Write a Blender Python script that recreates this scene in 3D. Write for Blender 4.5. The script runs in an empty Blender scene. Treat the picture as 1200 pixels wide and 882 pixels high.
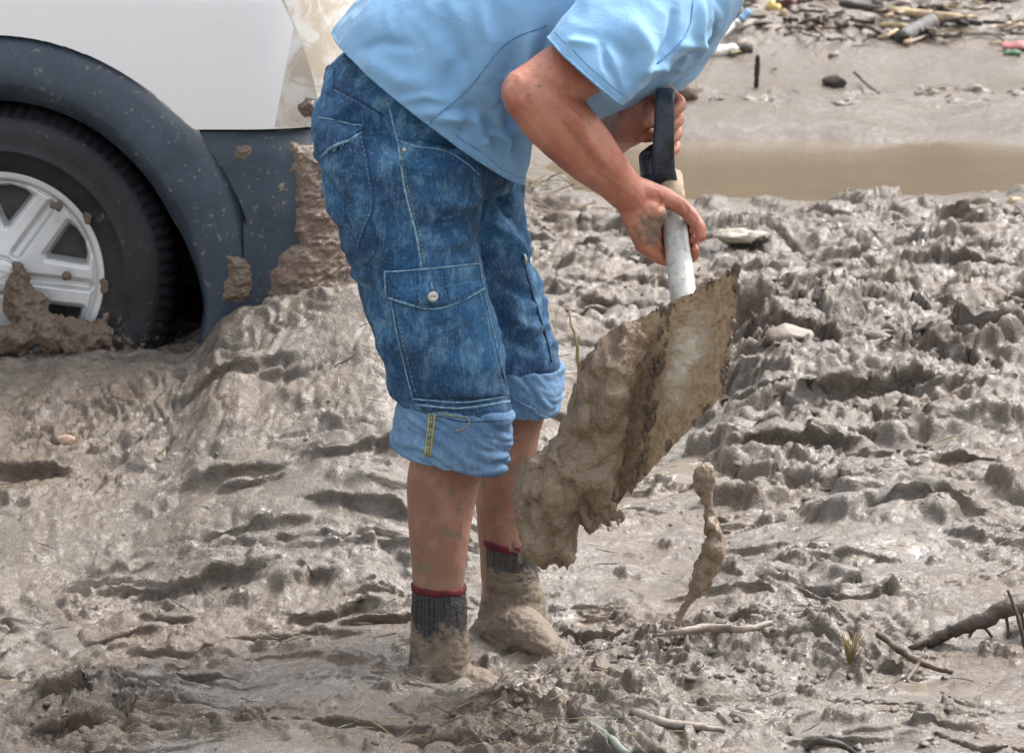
import bpy, bmesh, math, random
import numpy as np
from mathutils import Vector, Matrix, noise as mnoise
from mathutils.bvhtree import BVHTree
R = math.radians
scene = bpy.context.scene
# ------------------------------------------------------------------ camera, world, sun, exposure
CAM_H = 1.65; FPX = 4260.0; PITCH = math.atan(821.0 / FPX)
cam_d = bpy.data.cameras.new('camera'); cam = bpy.data.objects.new('camera', cam_d)
scene.collection.objects.link(cam); scene.camera = cam
cam.location = (0, 0, CAM_H); cam.rotation_euler = (math.pi / 2 - PITCH, 0, 0)
cam_d.sensor_width = 36; cam_d.lens = 36 * FPX / 1200; cam_d.clip_end = 3000; cam_d.clip_start = .05
cam_d.dof.use_dof = True; cam_d.dof.focus_distance = 6.0; cam_d.dof.aperture_fstop = 16
SUN_EL, SUN_AZ = 54.0, 55.0          # azimuth measured from +Y (away from camera) towards +X
world = bpy.data.worlds.new('World'); scene.world = world; world.use_nodes = True
wn = world.node_tree.nodes; bg = wn['Background']
sky = wn.new('ShaderNodeTexSky'); sky.sky_type = 'NISHITA'; sky.sun_disc = False
sky.sun_elevation = R(SUN_EL); sky.sun_rotation = R(SUN_AZ)
sky.dust_density = 4.0; sky.air_density = 1.0; sky.ozone_density = 1.0
hs = wn.new('ShaderNodeHueSaturation'); hs.inputs['Saturation'].default_value = .22      # hazy, overcast sky
world.node_tree.links.new(sky.outputs[0], hs.inputs['Color']); world.node_tree.links.new(hs.outputs[0], bg.inputs[0]); bg.inputs[1].default_value = 0.15
sl = bpy.data.lights.new('sun', 'SUN'); so = bpy.data.objects.new('sun', sl); scene.collection.objects.link(so)
sl.energy = 1.1; sl.angle = R(22); sl.color = (1, .92, .82)
_sd = Vector((math.sin(R(SUN_AZ)) * math.cos(R(SUN_EL)), math.cos(R(SUN_AZ)) * math.cos(R(SUN_EL)), math.sin(R(SUN_EL))))
so.rotation_euler = (-_sd).to_track_quat('-Z', 'Y').to_euler()
so.location = _sd * 20
vs = scene.view_settings; vs.view_transform = 'Standard'; vs.look = 'None'; vs.gamma = 1; vs.use_curve_mapping = False
vs.exposure = 1.52

# ------------------------------------------------------------------ helpers
C = scene.collection
_cp, _sp = math.cos(PITCH), math.sin(PITCH)
CAMP = Vector((0, 0, CAM_H))
def ray(px, py):
    u = (px - 600.0) / FPX; v = (441.0 - py) / FPX
    return Vector((u, _cp + v * _sp, -_sp + v * _cp))
def P(px, py, Y):
    d = ray(px, py); return CAMP + d * (Y / d.y)
def G(px, py, z=0.0):
    d = ray(px, py); return CAMP + d * ((z - CAM_H) / d.z)
def PXM(Y):                      # metres per photo pixel at distance Y
    return Y / FPX
def tag(o, label=None, cat=None, group=None, kind=None):
    if label: o['label'] = label
    if cat: o['category'] = cat
    if group: o['group'] = group
    if kind: o['kind'] = kind
    return o
def empty(name, loc=(0, 0, 0)):
    o = bpy.data.objects.new(name, None); C.objects.link(o); o.location = loc; o.empty_display_size = .1
    bpy.context.view_layer.update(); return o
def link(name, me, mat=None, parent=None, smooth=True):
    o = bpy.data.objects.new(name, me); C.objects.link(o)
    if mat is not None:
        me.materials.clear(); me.materials.append(mat)
    if smooth and len(me.polygons): me.polygons.foreach_set('use_smooth', [True] * len(me.polygons))
    if parent is not None:
        o.parent = parent
        if parent.type == 'EMPTY': o.matrix_parent_inverse = Matrix.Translation(parent.location).inverted()
    return o
def mesh(name, V, F):
    me = bpy.data.meshes.new(name)
    me.from_pydata([tuple(v) for v in V], [], [tuple(f) for f in F]); me.validate(); me.update(); return me
def np_mesh(name, V, Q):
    V = np.asarray(V, np.float32); Q = np.asarray(Q, np.int32); k = Q.shape[1]
    me = bpy.data.meshes.new(name)
    me.vertices.add(len(V)); me.vertices.foreach_set('co', V.ravel())
    me.loops.add(Q.size); me.loops.foreach_set('vertex_index', Q.ravel())
    me.polygons.add(len(Q)); me.polygons.foreach_set('loop_start', np.arange(0, Q.size, k, dtype=np.int32))
    me.update(calc_edges=True); return me
def get_co(me):
    a = np.empty(len(me.vertices) * 3, np.float32); me.vertices.foreach_get('co', a); return a.reshape(-1, 3)
def set_co(me, a):
    me.vertices.foreach_set('co', np.asarray(a, np.float32).ravel()); me.update()
def get_no(me):
    a = np.empty(len(me.vertices) * 3, np.float32); me.vertex_normals.foreach_get('vector', a); return a.reshape(-1, 3)
def fattr(me, name, vals):
    at = me.attributes.new(name, 'FLOAT', 'POINT'); at.data.foreach_set('value', np.asarray(vals, np.float32))
def baked(me, mods):
    """apply a modifier stack to a mesh, return the new mesh"""
    o = bpy.data.objects.new('tmp', me); C.objects.link(o)
    for typ, kw in mods:
        m = o.modifiers.new('m', typ)
        for k, v in kw.items(): setattr(m, k, v)
    dg = bpy.context.evaluated_depsgraph_get(); dg.update()
    out = bpy.data.meshes.new_from_object(o.evaluated_get(dg))
    bpy.data.objects.remove(o); return out
def bvh_of(me):
    V = [v.co.copy() for v in me.vertices]; F = [tuple(p.vertices) for p in me.polygons]
    return BVHTree.FromPolygons(V, F)
def hit(bvh, px, py):
    """the point of a surface that shows at a photo pixel"""
    d = ray(px, py).normalized(); l, n, i, t = bvh.ray_cast(CAMP, d)
    if l is None:
        l, n, i, t = bvh.find_nearest(P(px, py, 5.9))
    if n.dot(d) > 0: n = -n
    return l, n

# --- noise in numpy
_rng = np.random.RandomState(7)
_perm = _rng.permutation(4096).astype(np.int32)
def _h(ix, iy, s, iz=None):
    k = _perm[(ix + s * 131) & 4095]; k = _perm[(k + iy) & 4095]
    if iz is not None: k = _perm[(k + iz) & 4095]
    return k
_ang = _rng.rand(4096).astype(np.float32) * 2 * np.pi; _gx, _gy = np.cos(_ang), np.sin(_ang)
_g3 = _rng.randn(4096, 3).astype(np.float32); _g3 /= np.linalg.norm(_g3, axis=1)[:, None]
_rv = _rng.rand(6, 4096).astype(np.float32)
def fade(t): return t * t * t * (t * (t * 6 - 15) + 10)
def pn2(x, y, s=0):
    x = np.asarray(x, np.float32); y = np.asarray(y, np.float32)
    xi = np.floor(x).astype(np.int32); yi = np.floor(y).astype(np.int32); xf = x - xi; yf = y - yi
    u, v = fade(xf), fade(yf)
    def g(a, b):
        k = _h(xi + a, yi + b, s); return _gx[k] * (xf - a) + _gy[k] * (yf - b)
    n0 = g(0, 0); n0 = n0 + u * (g(1, 0) - n0); n1 = g(0, 1); n1 = n1 + u * (g(1, 1) - n1)
    return (n0 + v * (n1 - n0)) * 1.5
def fbm2(x, y, s=0, o=4, gain=.5):
    r = 0; a = 1; t = 0
    for i in range(o):
        r = r + a * pn2(x, y, s + i); t += a; a *= gain; x = x * 2.03 + 3.7; y = y * 2.03 + 1.3
    return r / t
def pn3(p, s=0):
    p = np.asarray(p, np.float32); pi = np.floor(p).astype(np.int32); pf = p - pi; w = fade(pf); r = 0
    for a in (0, 1):
        for b in (0, 1):
            for c in (0, 1):
                k = _h(pi[:, 0] + a, pi[:, 1] + b, s, pi[:, 2] + c); g = _g3[k]
                d = g[:, 0] * (pf[:, 0] - a) + g[:, 1] * (pf[:, 1] - b) + g[:, 2] * (pf[:, 2] - c)
                r = r + d * (w[:, 0] if a else 1 - w[:, 0]) * (w[:, 1] if b else 1 - w[:, 1]) * (w[:, 2] if c else 1 - w[:, 2])
    return r * 1.5
def fbm3(p, s=0, o=4, gain=.5):
    r = 0; a = 1; t = 0; p = np.asarray(p, np.float32)
    for i in range(o):
        r = r + a * pn3(p, s + i); t += a; a *= gain; p = p * 2.03 + 3.1
    return r / t
def worley(x, y, s=0):
    xi = np.floor(x).astype(np.int32); yi = np.floor(y).astype(np.int32)
    f1 = np.full(x.shape, 9., np.float32); f2 = f1.copy(); kk = np.zeros(x.shape, np.int32); dx = f1 * 0; dy = f1 * 0
    for a in (-1, 0, 1):
        for b in (-1, 0, 1):
            k = _h(xi + a, yi + b, s); ex = x - (xi + a + _rv[0][k]); ey = y - (yi + b + _rv[1][k])
            d = ex * ex + ey * ey; m = d < f1
            f2 = np.where(m, f1, np.minimum(f2, d)); kk = np.where(m, k, kk)
            dx = np.where(m, ex, dx); dy = np.where(m, ey, dy); f1 = np.where(m, d, f1)
    return np.sqrt(f1), np.sqrt(f2), kk, dx, dy
def sst(a, b, x):
    t = np.clip((x - a) / (b - a), 0, 1); return t * t * (3 - 2 * t)

# --- materials
class NT:
    def __init__(s, name):
        s.m = bpy.data.materials.new(name); s.m.use_nodes = True; s.t = s.m.node_tree; s.n = s.t.nodes
        s.b = s.n['Principled BSDF']
    def new(s, typ, **kw):
        o = s.n.new(typ)
        for k, v in kw.items(): setattr(o, k, v)
        return o
    def l(s, a, b): s.t.links.new(a, b)
    def put(s, sock, v):
        if isinstance(v, bpy.types.NodeSocket): s.l(v, sock)
        else: sock.default_value = v
    def coord(s, scale=None, out='Object'):
        c = s.new('ShaderNodeTexCoord').outputs[out]
        if scale is None: return c
        m = s.new('ShaderNodeMapping'); s.l(c, m.inputs[0]); m.inputs['Scale'].default_value = scale; return m.outputs[0]
    def noise(s, scale, detail=4, rough=.55, co=None, dist=0.0):
        t = s.new('ShaderNodeTexNoise'); t.inputs['Scale'].default_value = scale; t.inputs['Detail'].default_value = detail
        t.inputs['Roughness'].default_value = rough; t.inputs['Distortion'].default_value = dist
        s.l(co if co is not None else s.coord(), t.inputs['Vector']); return t.outputs[0]
    def ramp(s, f, a, b, lo=0., hi=1.):
        t = s.new('ShaderNodeMapRange'); t.interpolation_type = 'SMOOTHSTEP'; s.l(f, t.inputs[0])
        for i, v in zip((1, 2, 3, 4), (a, b, lo, hi)): t.inputs[i].default_value = v
        return t.outputs[0]
    def mix(s, f, a, b):
        t = s.new('ShaderNodeMix'); t.data_type = 'RGBA'
        s.put(t.inputs[0], f)
        for i, v in ((6, a), (7, b)):
            if isinstance(v, (tuple, list)) and len(v) == 3: v = (*v, 1)
            s.put(t.inputs[i], v)
        return t.outputs[2]
    def math(s, op, a, b=0.0):
        t = s.new('ShaderNodeMath'); t.operation = op; s.put(t.inputs[0], a); s.put(t.inputs[1], b); return t.outputs[0]
    def attr(s, name):
        t = s.new('ShaderNodeAttribute'); t.attribute_name = name; return t.outputs['Fac']
    def bump(s, h, dist, strength=1.0, prev=None):
        t = s.new('ShaderNodeBump'); t.inputs['Distance'].default_value = dist; t.inputs['Strength'].default_value = strength
        s.l(h, t.inputs['Height'])
        if prev is not None: s.l(prev, t.inputs['Normal'])
        return t.outputs[0]
    def out(s, base=None, rough=None, normal=None, **kw):
        for k, v in (('Base Color', base), ('Roughness', rough), ('Normal', normal)):
            if v is not None:
                if isinstance(v, (tuple, list)) and len(v) == 3: v = (*v, 1)
                s.put(s.b.inputs[k], v)
        for k, v in kw.items(): s.put(s.b.inputs[k.replace('_', ' ')], v)
        return s.m
def simple(name, col, rough=.5, var=.25, scale=12., bump=.0006, bscale=80., **kw):
    n = NT(name); f = n.noise(scale, 5, .6); a = tuple(c * (1 - var) for c in col); b = tuple(min(1, c * (1 + var)) for c in col)
    base = n.mix(n.ramp(f, .3, .7), a, b)
    nm = n.bump(n.noise(bscale, 3), bump) if bump else None
    return n.out(base, n.ramp(f, .2, .8, rough * .8, min(1, rough * 1.2)), nm, **kw)

# --- shapes
def tube_rings(pts, rad, seg=16, flat=None):
    """rings of a tapered tube; pts list of Vector, rad list (number or (a, b))"""
    pts = [Vector(p) for p in pts]; n = len(pts); rings = []; prev = None
    for i in range(n):
        t = (pts[min(i + 1, n - 1)] - pts[max(i - 1, 0)]).normalized()
        if prev is None:
            up = Vector((0, 0, 1)) if abs(t.z) < .9 else Vector((1, 0, 0)); a = t.cross(up).normalized()
        else: a = (prev - t * prev.dot(t)).normalized()
        prev = a; b = t.cross(a); r = rad[i] if isinstance(rad, (list, tuple)) else rad
        ra, rb = r if isinstance(r, (tuple, list)) else (r, r)
        rings.append([pts[i] + a * (ra * math.cos(2 * math.pi * k / seg)) + b * (rb * math.sin(2 * math.pi * k / seg)) for k in range(seg)])
    return rings
def loft(rings, caps=True, V=None, F=None):
    V = [] if V is None else V; F = [] if F is None else F; o = len(V); n = len(rings); s = len(rings[0])
    for r in rings: V.extend(r)
    for i in range(n - 1):
        for k in range(s):
            a = o + i * s + k; b = o + i * s + (k + 1) % s; F.append((a, b, b + s, a + s))
    if caps:
        for i, flip in ((0, True), (n - 1, False)):
            c = sum(rings[i], Vector()) / s; V.append(c); ci = len(V) - 1
            for k in range(s):
                a = o + i * s + k; b = o + i * s + (k + 1) % s; F.append((b, a, ci) if flip else (a, b, ci))
    return V, F
def catmull(pts, n):
    """smooth resample of a list of number tuples / Vectors"""
    A = [np.array(p, float).ravel() for p in pts]; A = [2 * A[0] - A[1]] + A + [2 * A[-1] - A[-2]]; out = []
    for i in range(1, len(A) - 2):
        for k in range(n):
            t = k / n; p0, p1, p2, p3 = A[i - 1], A[i], A[i + 1], A[i + 2]
            out.append(.5 * (2 * p1 + (p2 - p0) * t + (2 * p0 - 5 * p1 + 4 * p2 - p3) * t * t + (3 * p1 - p0 - 3 * p2 + p3) * t ** 3))
    out.append(A[-2]); return out
def capsule(V, F, pts, rad, seg=14, sub=4):
    """a tube with rounded ends through pts, for later union"""
    q = catmull([(*Vector(p), r) for p, r in zip(pts, rad)], sub)
    P_ = [Vector(a[:3]) for a in q]; r_ = [float(a[3]) for a in q]
    d0 = (P_[0] - P_[1]).normalized(); d1 = (P_[-1] - P_[-2]).normalized()
    pre = [(P_[0] + d0 * r_[0] * math.sin(a), r_[0] * math.cos(a)) for a in (1.45, 1.1, .75, .4)]
    post = [(P_[-1] + d1 * r_[-1] * math.sin(a), r_[-1] * math.cos(a)) for a in (.4, .75, 1.1, 1.45)]
    P_ = [p for p, _ in pre] + P_ + [p for p, _ in post]; r_ = [r for _, r in pre] + r_ + [r for _, r in post]
    return loft(tube_rings(P_, r_, seg), True, V, F)
def ellring(c, a, b, seg=32, e=1.0):
    """ellipse ring about c with half axes a, b (Vectors); e<1 squarer"""
    out = []
    for k in range(seg):
        t = 2 * math.pi * k / seg; x, y = math.cos(t), math.sin(t)
        out.append(c + a * (math.copysign(abs(x) ** e, x)) + b * (math.copysign(abs(y) ** e, y)))
    return out
def union(V, F, voxel, smooth=2, name='u'):
    me = mesh(name, V, F)
    mods = [('REMESH', dict(mode='VOXEL', voxel_size=voxel))]
    if smooth: mods.append(('SMOOTH', dict(factor=.5, iterations=smooth)))
    return baked(me, mods)
def box_vf(V, F, c, ax, ay, az):
    o = len(V)
    for sx in (-1, 1):
        for sy in (-1, 1):
            for sz in (-1, 1): V.append(c + ax * sx + ay * sy + az * sz)
    F += [(o + a, o + b, o + c_, o + d) for a, b, c_, d in ((0, 1, 3, 2), (4, 6, 7, 5), (0, 4, 5, 1), (2, 3, 7, 6), (0, 2, 6, 4), (1, 5, 7, 3))]
# ------------------------------------------------------------------ mud ground
def mud_material(name, grey=(.195, .165, .136), brown=(.172, .123, .083), light=(.27, .238, .204), fine=1.0):
    n = NT(name); co = n.coord()
    big = n.noise(2.2, 5, .6, co, .6); mid = n.noise(11, 6, .65, co, .8); fin = n.noise(70, 6, .7, co); gr = n.noise(380, 3, .6, co); md = n.noise(170, 4, .65, co)
    c = n.mix(n.ramp(big, .40, .66), grey, brown)
    c = n.mix(n.ramp(mid, .45, .75, 0, .6), c, light)
    c = n.mix(n.ramp(fin, .53, .72, 0, .6), c, (.115, .088, .068)); org = n.noise(26, 7, .72, co, 1.2); c = n.mix(n.ramp(org, .60, .72, 0, .75), c, (.085, .062, .045))
    c = n.mix(n.math('MULTIPLY', n.attr('soil'), n.ramp(mid, .35, .6, .35, .8)), c, (.105, .078, .057))
    c = n.mix(n.math('MULTIPLY', n.attr('silt'), .75), c, (.108, .08, .054))
    w = n.attr('wet')
    c = n.mix(n.math('MULTIPLY', w, .75), c, (.175, .132, .092))
    r = n.ramp(n.math('ADD', n.math('MULTIPLY', mid, .6), n.math('MULTIPLY', fin, .4)), .38, .62, .14, .50)
    r = n.math('MULTIPLY', r, n.math('SUBTRACT', 1.0, n.math('MULTIPLY', w, .72)))
    keep = n.math('SUBTRACT', 1.0, n.math('MULTIPLY', w, .93))
    h = n.math('MULTIPLY', n.math('ADD', n.math('MULTIPLY', fin, 1.0), n.math('ADD', n.math('MULTIPLY', gr, .26), n.math('MULTIPLY', md, .5))), keep)
    nm = n.bump(h, .011 * fine)
    cn = n.bump(n.math('MULTIPLY', n.math('ADD', n.noise(48, 4, .55, co), n.math('MULTIPLY', gr, .16)), keep), .0075 * fine)
    return n.out(c, r, nm, Specular_IOR_Level=.5, Coat_Weight=n.math('MULTIPLY', n.ramp(mid, .42, .62, .72, .16), n.math('SUBTRACT', 1.0, n.math('MULTIPLY', n.attr('silt'), .55))), Coat_Roughness=n.ramp(big, .35, .65, .08, .24), Coat_IOR=1.5, Coat_Normal=cn)
M_mud = mud_material('wet_mud')

def ground_height(x, y):
    """height of the mud (no fine detail) and masks, world metres"""
    bank = np.interp(x, [-1.2, -.9, -.78, -.69, -.64, -.60, -.55, -.434, -.33], [.285, .28, .25, .245, .28, .34, .375, .405, .42]) * np.clip((y - 6.25) / 1.1, 0, 1) ** 1.3 * (1 - sst(-.30, .16, x)) * (1 - sst(8.4, 10.5, y))
    heap = .15 * np.exp(-((y - 8.35) / .62) ** 2) * sst(.34, .62, x) * (1 - .5 * sst(1.5, 2.4, x))
    heap2 = .05 * np.exp(-((y - 9.9) / .9) ** 2) * sst(-.1, .5, x)
    hump = .05 * np.exp(-((y - 6.13) / .11) ** 2) * np.exp(-((x - .42) / .24) ** 4)
    hump2 = .045 * np.exp(-((y - 5.62) / .10) ** 2) * np.exp(-((x - .12) / .22) ** 4)
    hump3 = .05 * np.exp(-((y - 5.75) / .10) ** 2 - ((x + .70) / .12) ** 2)
    far = .16 * sst(16.2, 17.5, y) + .03 * np.exp(-((y - 13.95) / .3) ** 2)
    stream = -.14 * sst(11.55, 12.0, y + .25 * pn2(x * .8, y * .3, 3)) * (1 - sst(13.1, 13.6, y)) * sst(.0, .5, x + .0)
    stream2 = -.07 * sst(14.7, 15.1, y) * (1 - sst(15.7, 16.2, y))
    roll = .035 * pn2(x * 1.6, y * 1.1, 5) + .02 * pn2(x * 3.5, y * 2.6, 6)
    dip = -.05 * np.exp(-((x + .12) / .14) ** 2 - ((y - 5.93) / .14) ** 2)
    return dip + bank + heap + heap2 + hump + hump2 + hump3 + far + stream + stream2 + roll
# slits and footprints: photo pixel centre, length px, turn, depth
SLITS = [(440, 642, 150, -.10, .035), (235, 700, 185, .05, .045), (345, 745, 175, .03, .03), (250, 512, 130, .25, .07), (80, 850, 100, -.2, .06),
         (40, 628, 90, -.1, .05), (370, 703, 45, 0, .03), (300, 650, 110, .1, .03), (240, 800, 80, .1, .035), (960, 694, 220, .05, .03), (1000, 870, 160, .1, .035),
         (700, 742, 160, .1, .03), (170, 565, 120, .2, .03), (900, 640, 130, .1, .025), (1090, 612, 150, .0, .03), (1010, 505, 210, .25, .09), (930, 545, 150, -.3, .06),
         (1120, 560, 120, .1, .05), (420, 860, 180, .0, .035), (150, 740, 90, .1, .03), (600, 850, 150, .1, .03), (1060, 430, 120, .1, .05), (330, 600, 120, .1, .025),
         (540, 870, 140, .0, .03), (860, 610, 90, .2, .02), (20, 500, 110, .1, .04), (120, 470, 120, .2, .03), (400, 420, 100, .2, .03), (330, 410, 60, .1, .04)]
_r = random.Random(99)
SLITS2 = [(_r.uniform(-60, 1260), _r.uniform(395, 890), _r.uniform(50, 170), _r.gauss(0, .18), _r.uniform(.005, .017)) for _ in range(48)] + [(_r.uniform(610, 1260), _r.uniform(215, 400), _r.uniform(30, 90), _r.gauss(0, .3), _r.uniform(.015, .04)) for _ in range(25)]
CLODS = [(_r.uniform(835, 1270), _r.gauss(475, 52), _r.uniform(.04, .13)) for _ in range(130)] + [(_r.uniform(600, 1270), _r.uniform(212, 420), _r.uniform(.03, .11)) for _ in range(130)] + [(_r.gauss(870, 95), _r.gauss(777, 13), _r.uniform(.012, .032)) for _ in range(80)] + [(_r.gauss(280, 40), _r.gauss(488, 14), _r.uniform(.012, .035)) for _ in range(22)] + [(_r.gauss(85, 50), _r.gauss(845, 14), _r.uniform(.012, .035)) for _ in range(40)] + [(_r.gauss(620, 80), _r.gauss(868, 10), _r.uniform(.010, .03)) for _ in range(40)] + [(_r.gauss(100, 90), _r.gauss(470, 40), _r.uniform(.012, .035)) for _ in range(40)] + [(_r.uniform(-60, 1260), _r.uniform(500, 885), .008 + .034 * _r.random() ** 2) for _ in range(380)] + [(_r.uniform(-60, 420), _r.uniform(395, 520), .01 + .035 * _r.random() ** 2) for _ in range(130)]
def mud_surface(x, y, yrow, ncol):
    """full mud relief: returns displaced x, y, z and wet mask"""
    base = ground_height(x, y)
    flat = sst(11.0, 11.8, y) * (1 - sst(15.9, 16.6, y)) * (.75 - .35 * np.exp(-((y - 14.2) / .5) ** 2))
    wx = x + .05 * pn2(x * 6, y * 6, 11) + .009 * pn2(x * 19, y * 19, 12); wy = y + .05 * pn2(x * 6, y * 6, 13) + .009 * pn2(x * 19, y * 19, 14)
    heapm = np.clip(sst(.30, .6, x) * np.exp(-((y - 8.6) / 1.1) ** 2) + .6 * sst(9.2, 9.8, y) * (1 - sst(11.2, 11.7, y)) + .5 * np.exp(-((y - 6.13) / .16) ** 2) * np.exp(-((x - .42) / .3) ** 4)
                    + .7 * np.exp(-((y - 5.68) / .14) ** 2) * (np.exp(-((x - .12) / .26) ** 4) + np.exp(-((x + .7) / .16) ** 2)), 0, 1)
    blockm = np.clip(sst(.08, .50, pn2(x * 2.3, y * 1.7, 21)) * .55 + heapm, 0, 1) * (1 - flat)
    # broken slabs, each tilted its own way
    f1, f2, k, dx, dy = worley(wx * 8.5, wy * 8.5, 31)
    big = (_rv[2][k] - .5) * .055 + (dx * (_rv[3][k] - .5) + dy * (_rv[4][k] - .35)) * .075 - .02 * np.exp(-((f2 - f1) / .10) ** 2)
    f1, f2, k, dx, dy = worley(wx * 24 + 3, wy * 24, 32)
    sm = (_rv[2][k] - .5) * .018 + (dx * (_rv[3][k] - .5) + dy * (_rv[4][k] - .4)) * .028 - .006 * np.exp(-((f2 - f1) / .12) ** 2)
    f1, f2, k, dx, dy = worley(wx * 62, wy * 62, 33)
    ti = (_rv[2][k] - .4) * .006 * (_rv[5][k] > .6) + dy * .003
    smm = np.clip(.20 + 1.3 * pn2(x * 5, y * 5, 23) + heapm * .7, 0, 1.2) * (1 - flat * .85)
    tim = np.clip(.14 + 1.3 * pn2(x * 7 + 9, y * 7, 24) + heapm * .5, 0, 1.3) * (1 - flat * .7)
    # smeared, dragged mud: long soft ridges that break into lips
    ang = .35 * pn2(x * .9, y * .9, 25)
    sx = wx * np.cos(ang) + wy * np.sin(ang); sy = -wx * np.sin(ang) + wy * np.cos(ang)
    r1 = pn2(sx * 3.2, sy * 9.5, 41); saw = (r1 * 2.2) - np.floor(r1 * 2.2); saw = np.where(saw < .8, saw / .8, (1 - saw) / .2)
    lip = (saw - .5) * .019 * sst(-.25, .3, pn2(x * 3, y * 3, 26))
    r2 = pn2(sx * 9, sy * 23, 42); saw2 = (r2 * 2.) - np.floor(r2 * 2.); saw2 = np.where(saw2 < .75, saw2 / .75, (1 - saw2) / .25)
    lip2 = (saw2 - .5) * .008 * sst(-.2, .35, pn2(x * 4, y * 4, 27))
    bil = (np.abs(pn2(wx * 7, wy * 9, 43)) - .25) * .030 + (np.abs(pn2(wx * 17, wy * 19, 44)) - .25) * .014
    fine = (.0078 * fbm2(wx * 38, wy * 38, 45, 3, .55) + .0032 * pn2(x * 120, y * 120, 48)) * (.35 + .9 * sst(-.3, .4, pn2(x * 4.5, y * 4.5, 28)) + .4 * heapm)
    lipm = 1 - flat * .93
    d = big * blockm + sm * smm * .9 + ti * tim + (lip + lip2) * lipm * (1 - .5 * heapm) + bil * (1 - flat * .9) + fine * (1 - flat * .8)
    calm = 1 - .48 * sst(-.15, .35, pn2(x * 1.9 + 4, y * 1.5, 29)) * (1 - heapm)
    d = d * calm * (.66 + .30 * heapm)
    sl = np.zeros_like(d)
    for (cx, cy, L, a, dep) in [(p_, q_, r_, s_, t_ * .45) for p_, q_, r_, s_, t_ in SLITS] + SLITS2:
        c = SL.get((cx, cy))
        if c is None: c = SL[(cx, cy)] = G(cx, cy)
        hl = L * PXM(c.y) * .5; w = .008 + dep * .75; i0 = np.searchsorted(yrow, c.y - .3); i1 = np.searchsorted(yrow, c.y + .3)
        if i1 <= i0: continue
        S = slice(i0 * ncol, i1 * ncol); u = x[S] - c.x; v = y[S] - c.y
        m = (np.abs(u) < hl * 1.5)
        if not m.any(): continue
        xm, ym = x[S][m], y[S][m]; uu = u[m] * math.cos(a) + v[m] * math.sin(a); vv = -u[m] * math.sin(a) + v[m] * math.cos(a)
        vv = vv + min(.03, hl * .3) * pn2(xm * 9 + cx, ym * 9, 51) + .005 * pn2(xm * 34, ym * 34, 52)
        tp = np.exp(-(uu / hl) ** 4); add = np.zeros_like(u)
        add[m] = tp * (-dep * np.exp(-((vv + w * .7) / w) ** 2) * (vv < .0) - dep * np.exp(-(vv / .008) ** 2) * (vv >= 0) + dep * .5 * np.exp(-((vv - w) / w) ** 2) * (vv >= 0))
        sl[S] += add
    cl = np.zeros_like(d); q_ = random.Random(17)
    for (cx, cy, sz) in CLODS:                    # clods that have grown into the mud: flat torn tops, steep ragged edges
        c = G(cx, cy); a, b = sz * q_.uniform(.8, 1.5), sz * q_.uniform(.7, 1.2); hh = sz * (q_.uniform(.14, .32) if sz > .04 else q_.uniform(.25, .5)); tu, tv = q_.gauss(0, .16), q_.gauss(.04, .16); th = q_.uniform(0, 3.14)
        i0 = np.searchsorted(yrow, c.y - sz * 2.2); i1 = np.searchsorted(yrow, c.y + sz * 2.2)
        if i1 <= i0: continue
        S = slice(i0 * ncol, i1 * ncol); u = x[S] - c.x; v = y[S] - c.y; m = np.abs(u) < sz * 2.2
        if not m.any(): continue
        u, v = u[m], v[m]; f = .55 / sz; xm, ym = x[S][m], y[S][m]; wu = u + sz * .5 * pn2(xm * f * 2 + cx, ym * f * 2, 81) + sz * .16 * pn2(xm * f * 7, ym * f * 7, 82); wv = v + sz * .5 * pn2(xm * f * 2, ym * f * 2 + cx, 83) + sz * .16 * pn2(xm * f * 7, ym * f * 7, 84)
        p_ = wu * math.cos(th) + wv * math.sin(th); o_ = -wu * math.sin(th) + wv * math.cos(th); rr = np.sqrt((p_ / a) ** 2 + (o_ / b) ** 2)
        ad = (1 - sst(.70, 1.12, rr)) * np.clip(hh + tu * p_ + tv * o_ + sz * .07 * fbm2(xm * f * 4, ym * f * 4, 85, 3, .6), 0, 9); t_ = cl[S]; t_[m] = np.maximum(t_[m], ad) + .12 * np.minimum(t_[m], ad)
    d = d + sl + cl
    z = base + d; dsh = big * blockm + sm * smm * .5 + (lip + lip2 * .6) * lipm + 2.2 * sl + .5 * cl
    # standing water fills the low pockets
    lev = base - .03 + .012 * pn2(x * 1.3, y * .8, 61)
    for (cx, cy, rx, ry, dz) in POOLS:
        c = G(cx, cy); e = ((x - c.x) / (rx * PXM(c.y))) ** 2 + ((y - c.y) / ry) ** 2 + .55 * pn2(x * 5, y * 5, 62) + .3 * pn2(x * 14, y * 14, 63)
        zc = float(ground_height(np.array([c.x], np.float32), np.array([c.y], np.float32))[0])
        lev = np.maximum(lev, np.where((e < 1.6) & (np.abs(zc - dz - base) < .035), zc - dz - .006 + (.02 * (1 - e)).clip(-.05, .0), -9))
    t = .006; dd = z - lev
    zz = lev + np.where(dd > t, dd, np.where(dd < -t, 0.0008 * dd, (dd + t) ** 2 / (4 * t)))
    wet = 1 - sst(-.001, .006, zz - lev)
    wet = np.maximum(wet, .2 * flat)
    k = .45 * lipm
    return x, y - dsh * k * (1 - wet), zz, wet, np.clip(flat * 1.3, 0, 1), np.clip(sst(.30, .6, x) * np.exp(-((y - 8.35) / .75) ** 2) + .7 * np.exp(-((y - 6.13) / .14) ** 2) * np.exp(-((x - .42) / .3) ** 4) + .6 * np.exp(-((y - 5.75) / .12) ** 2 - ((x + .7) / .14) ** 2) + .35 * sst(9.2, 9.8, y) * (1 - sst(11.2, 11.7, y)), 0, 1) * sst(-.5, .2, pn2(x * 3, y * 3, 71))
SL = {}
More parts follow.
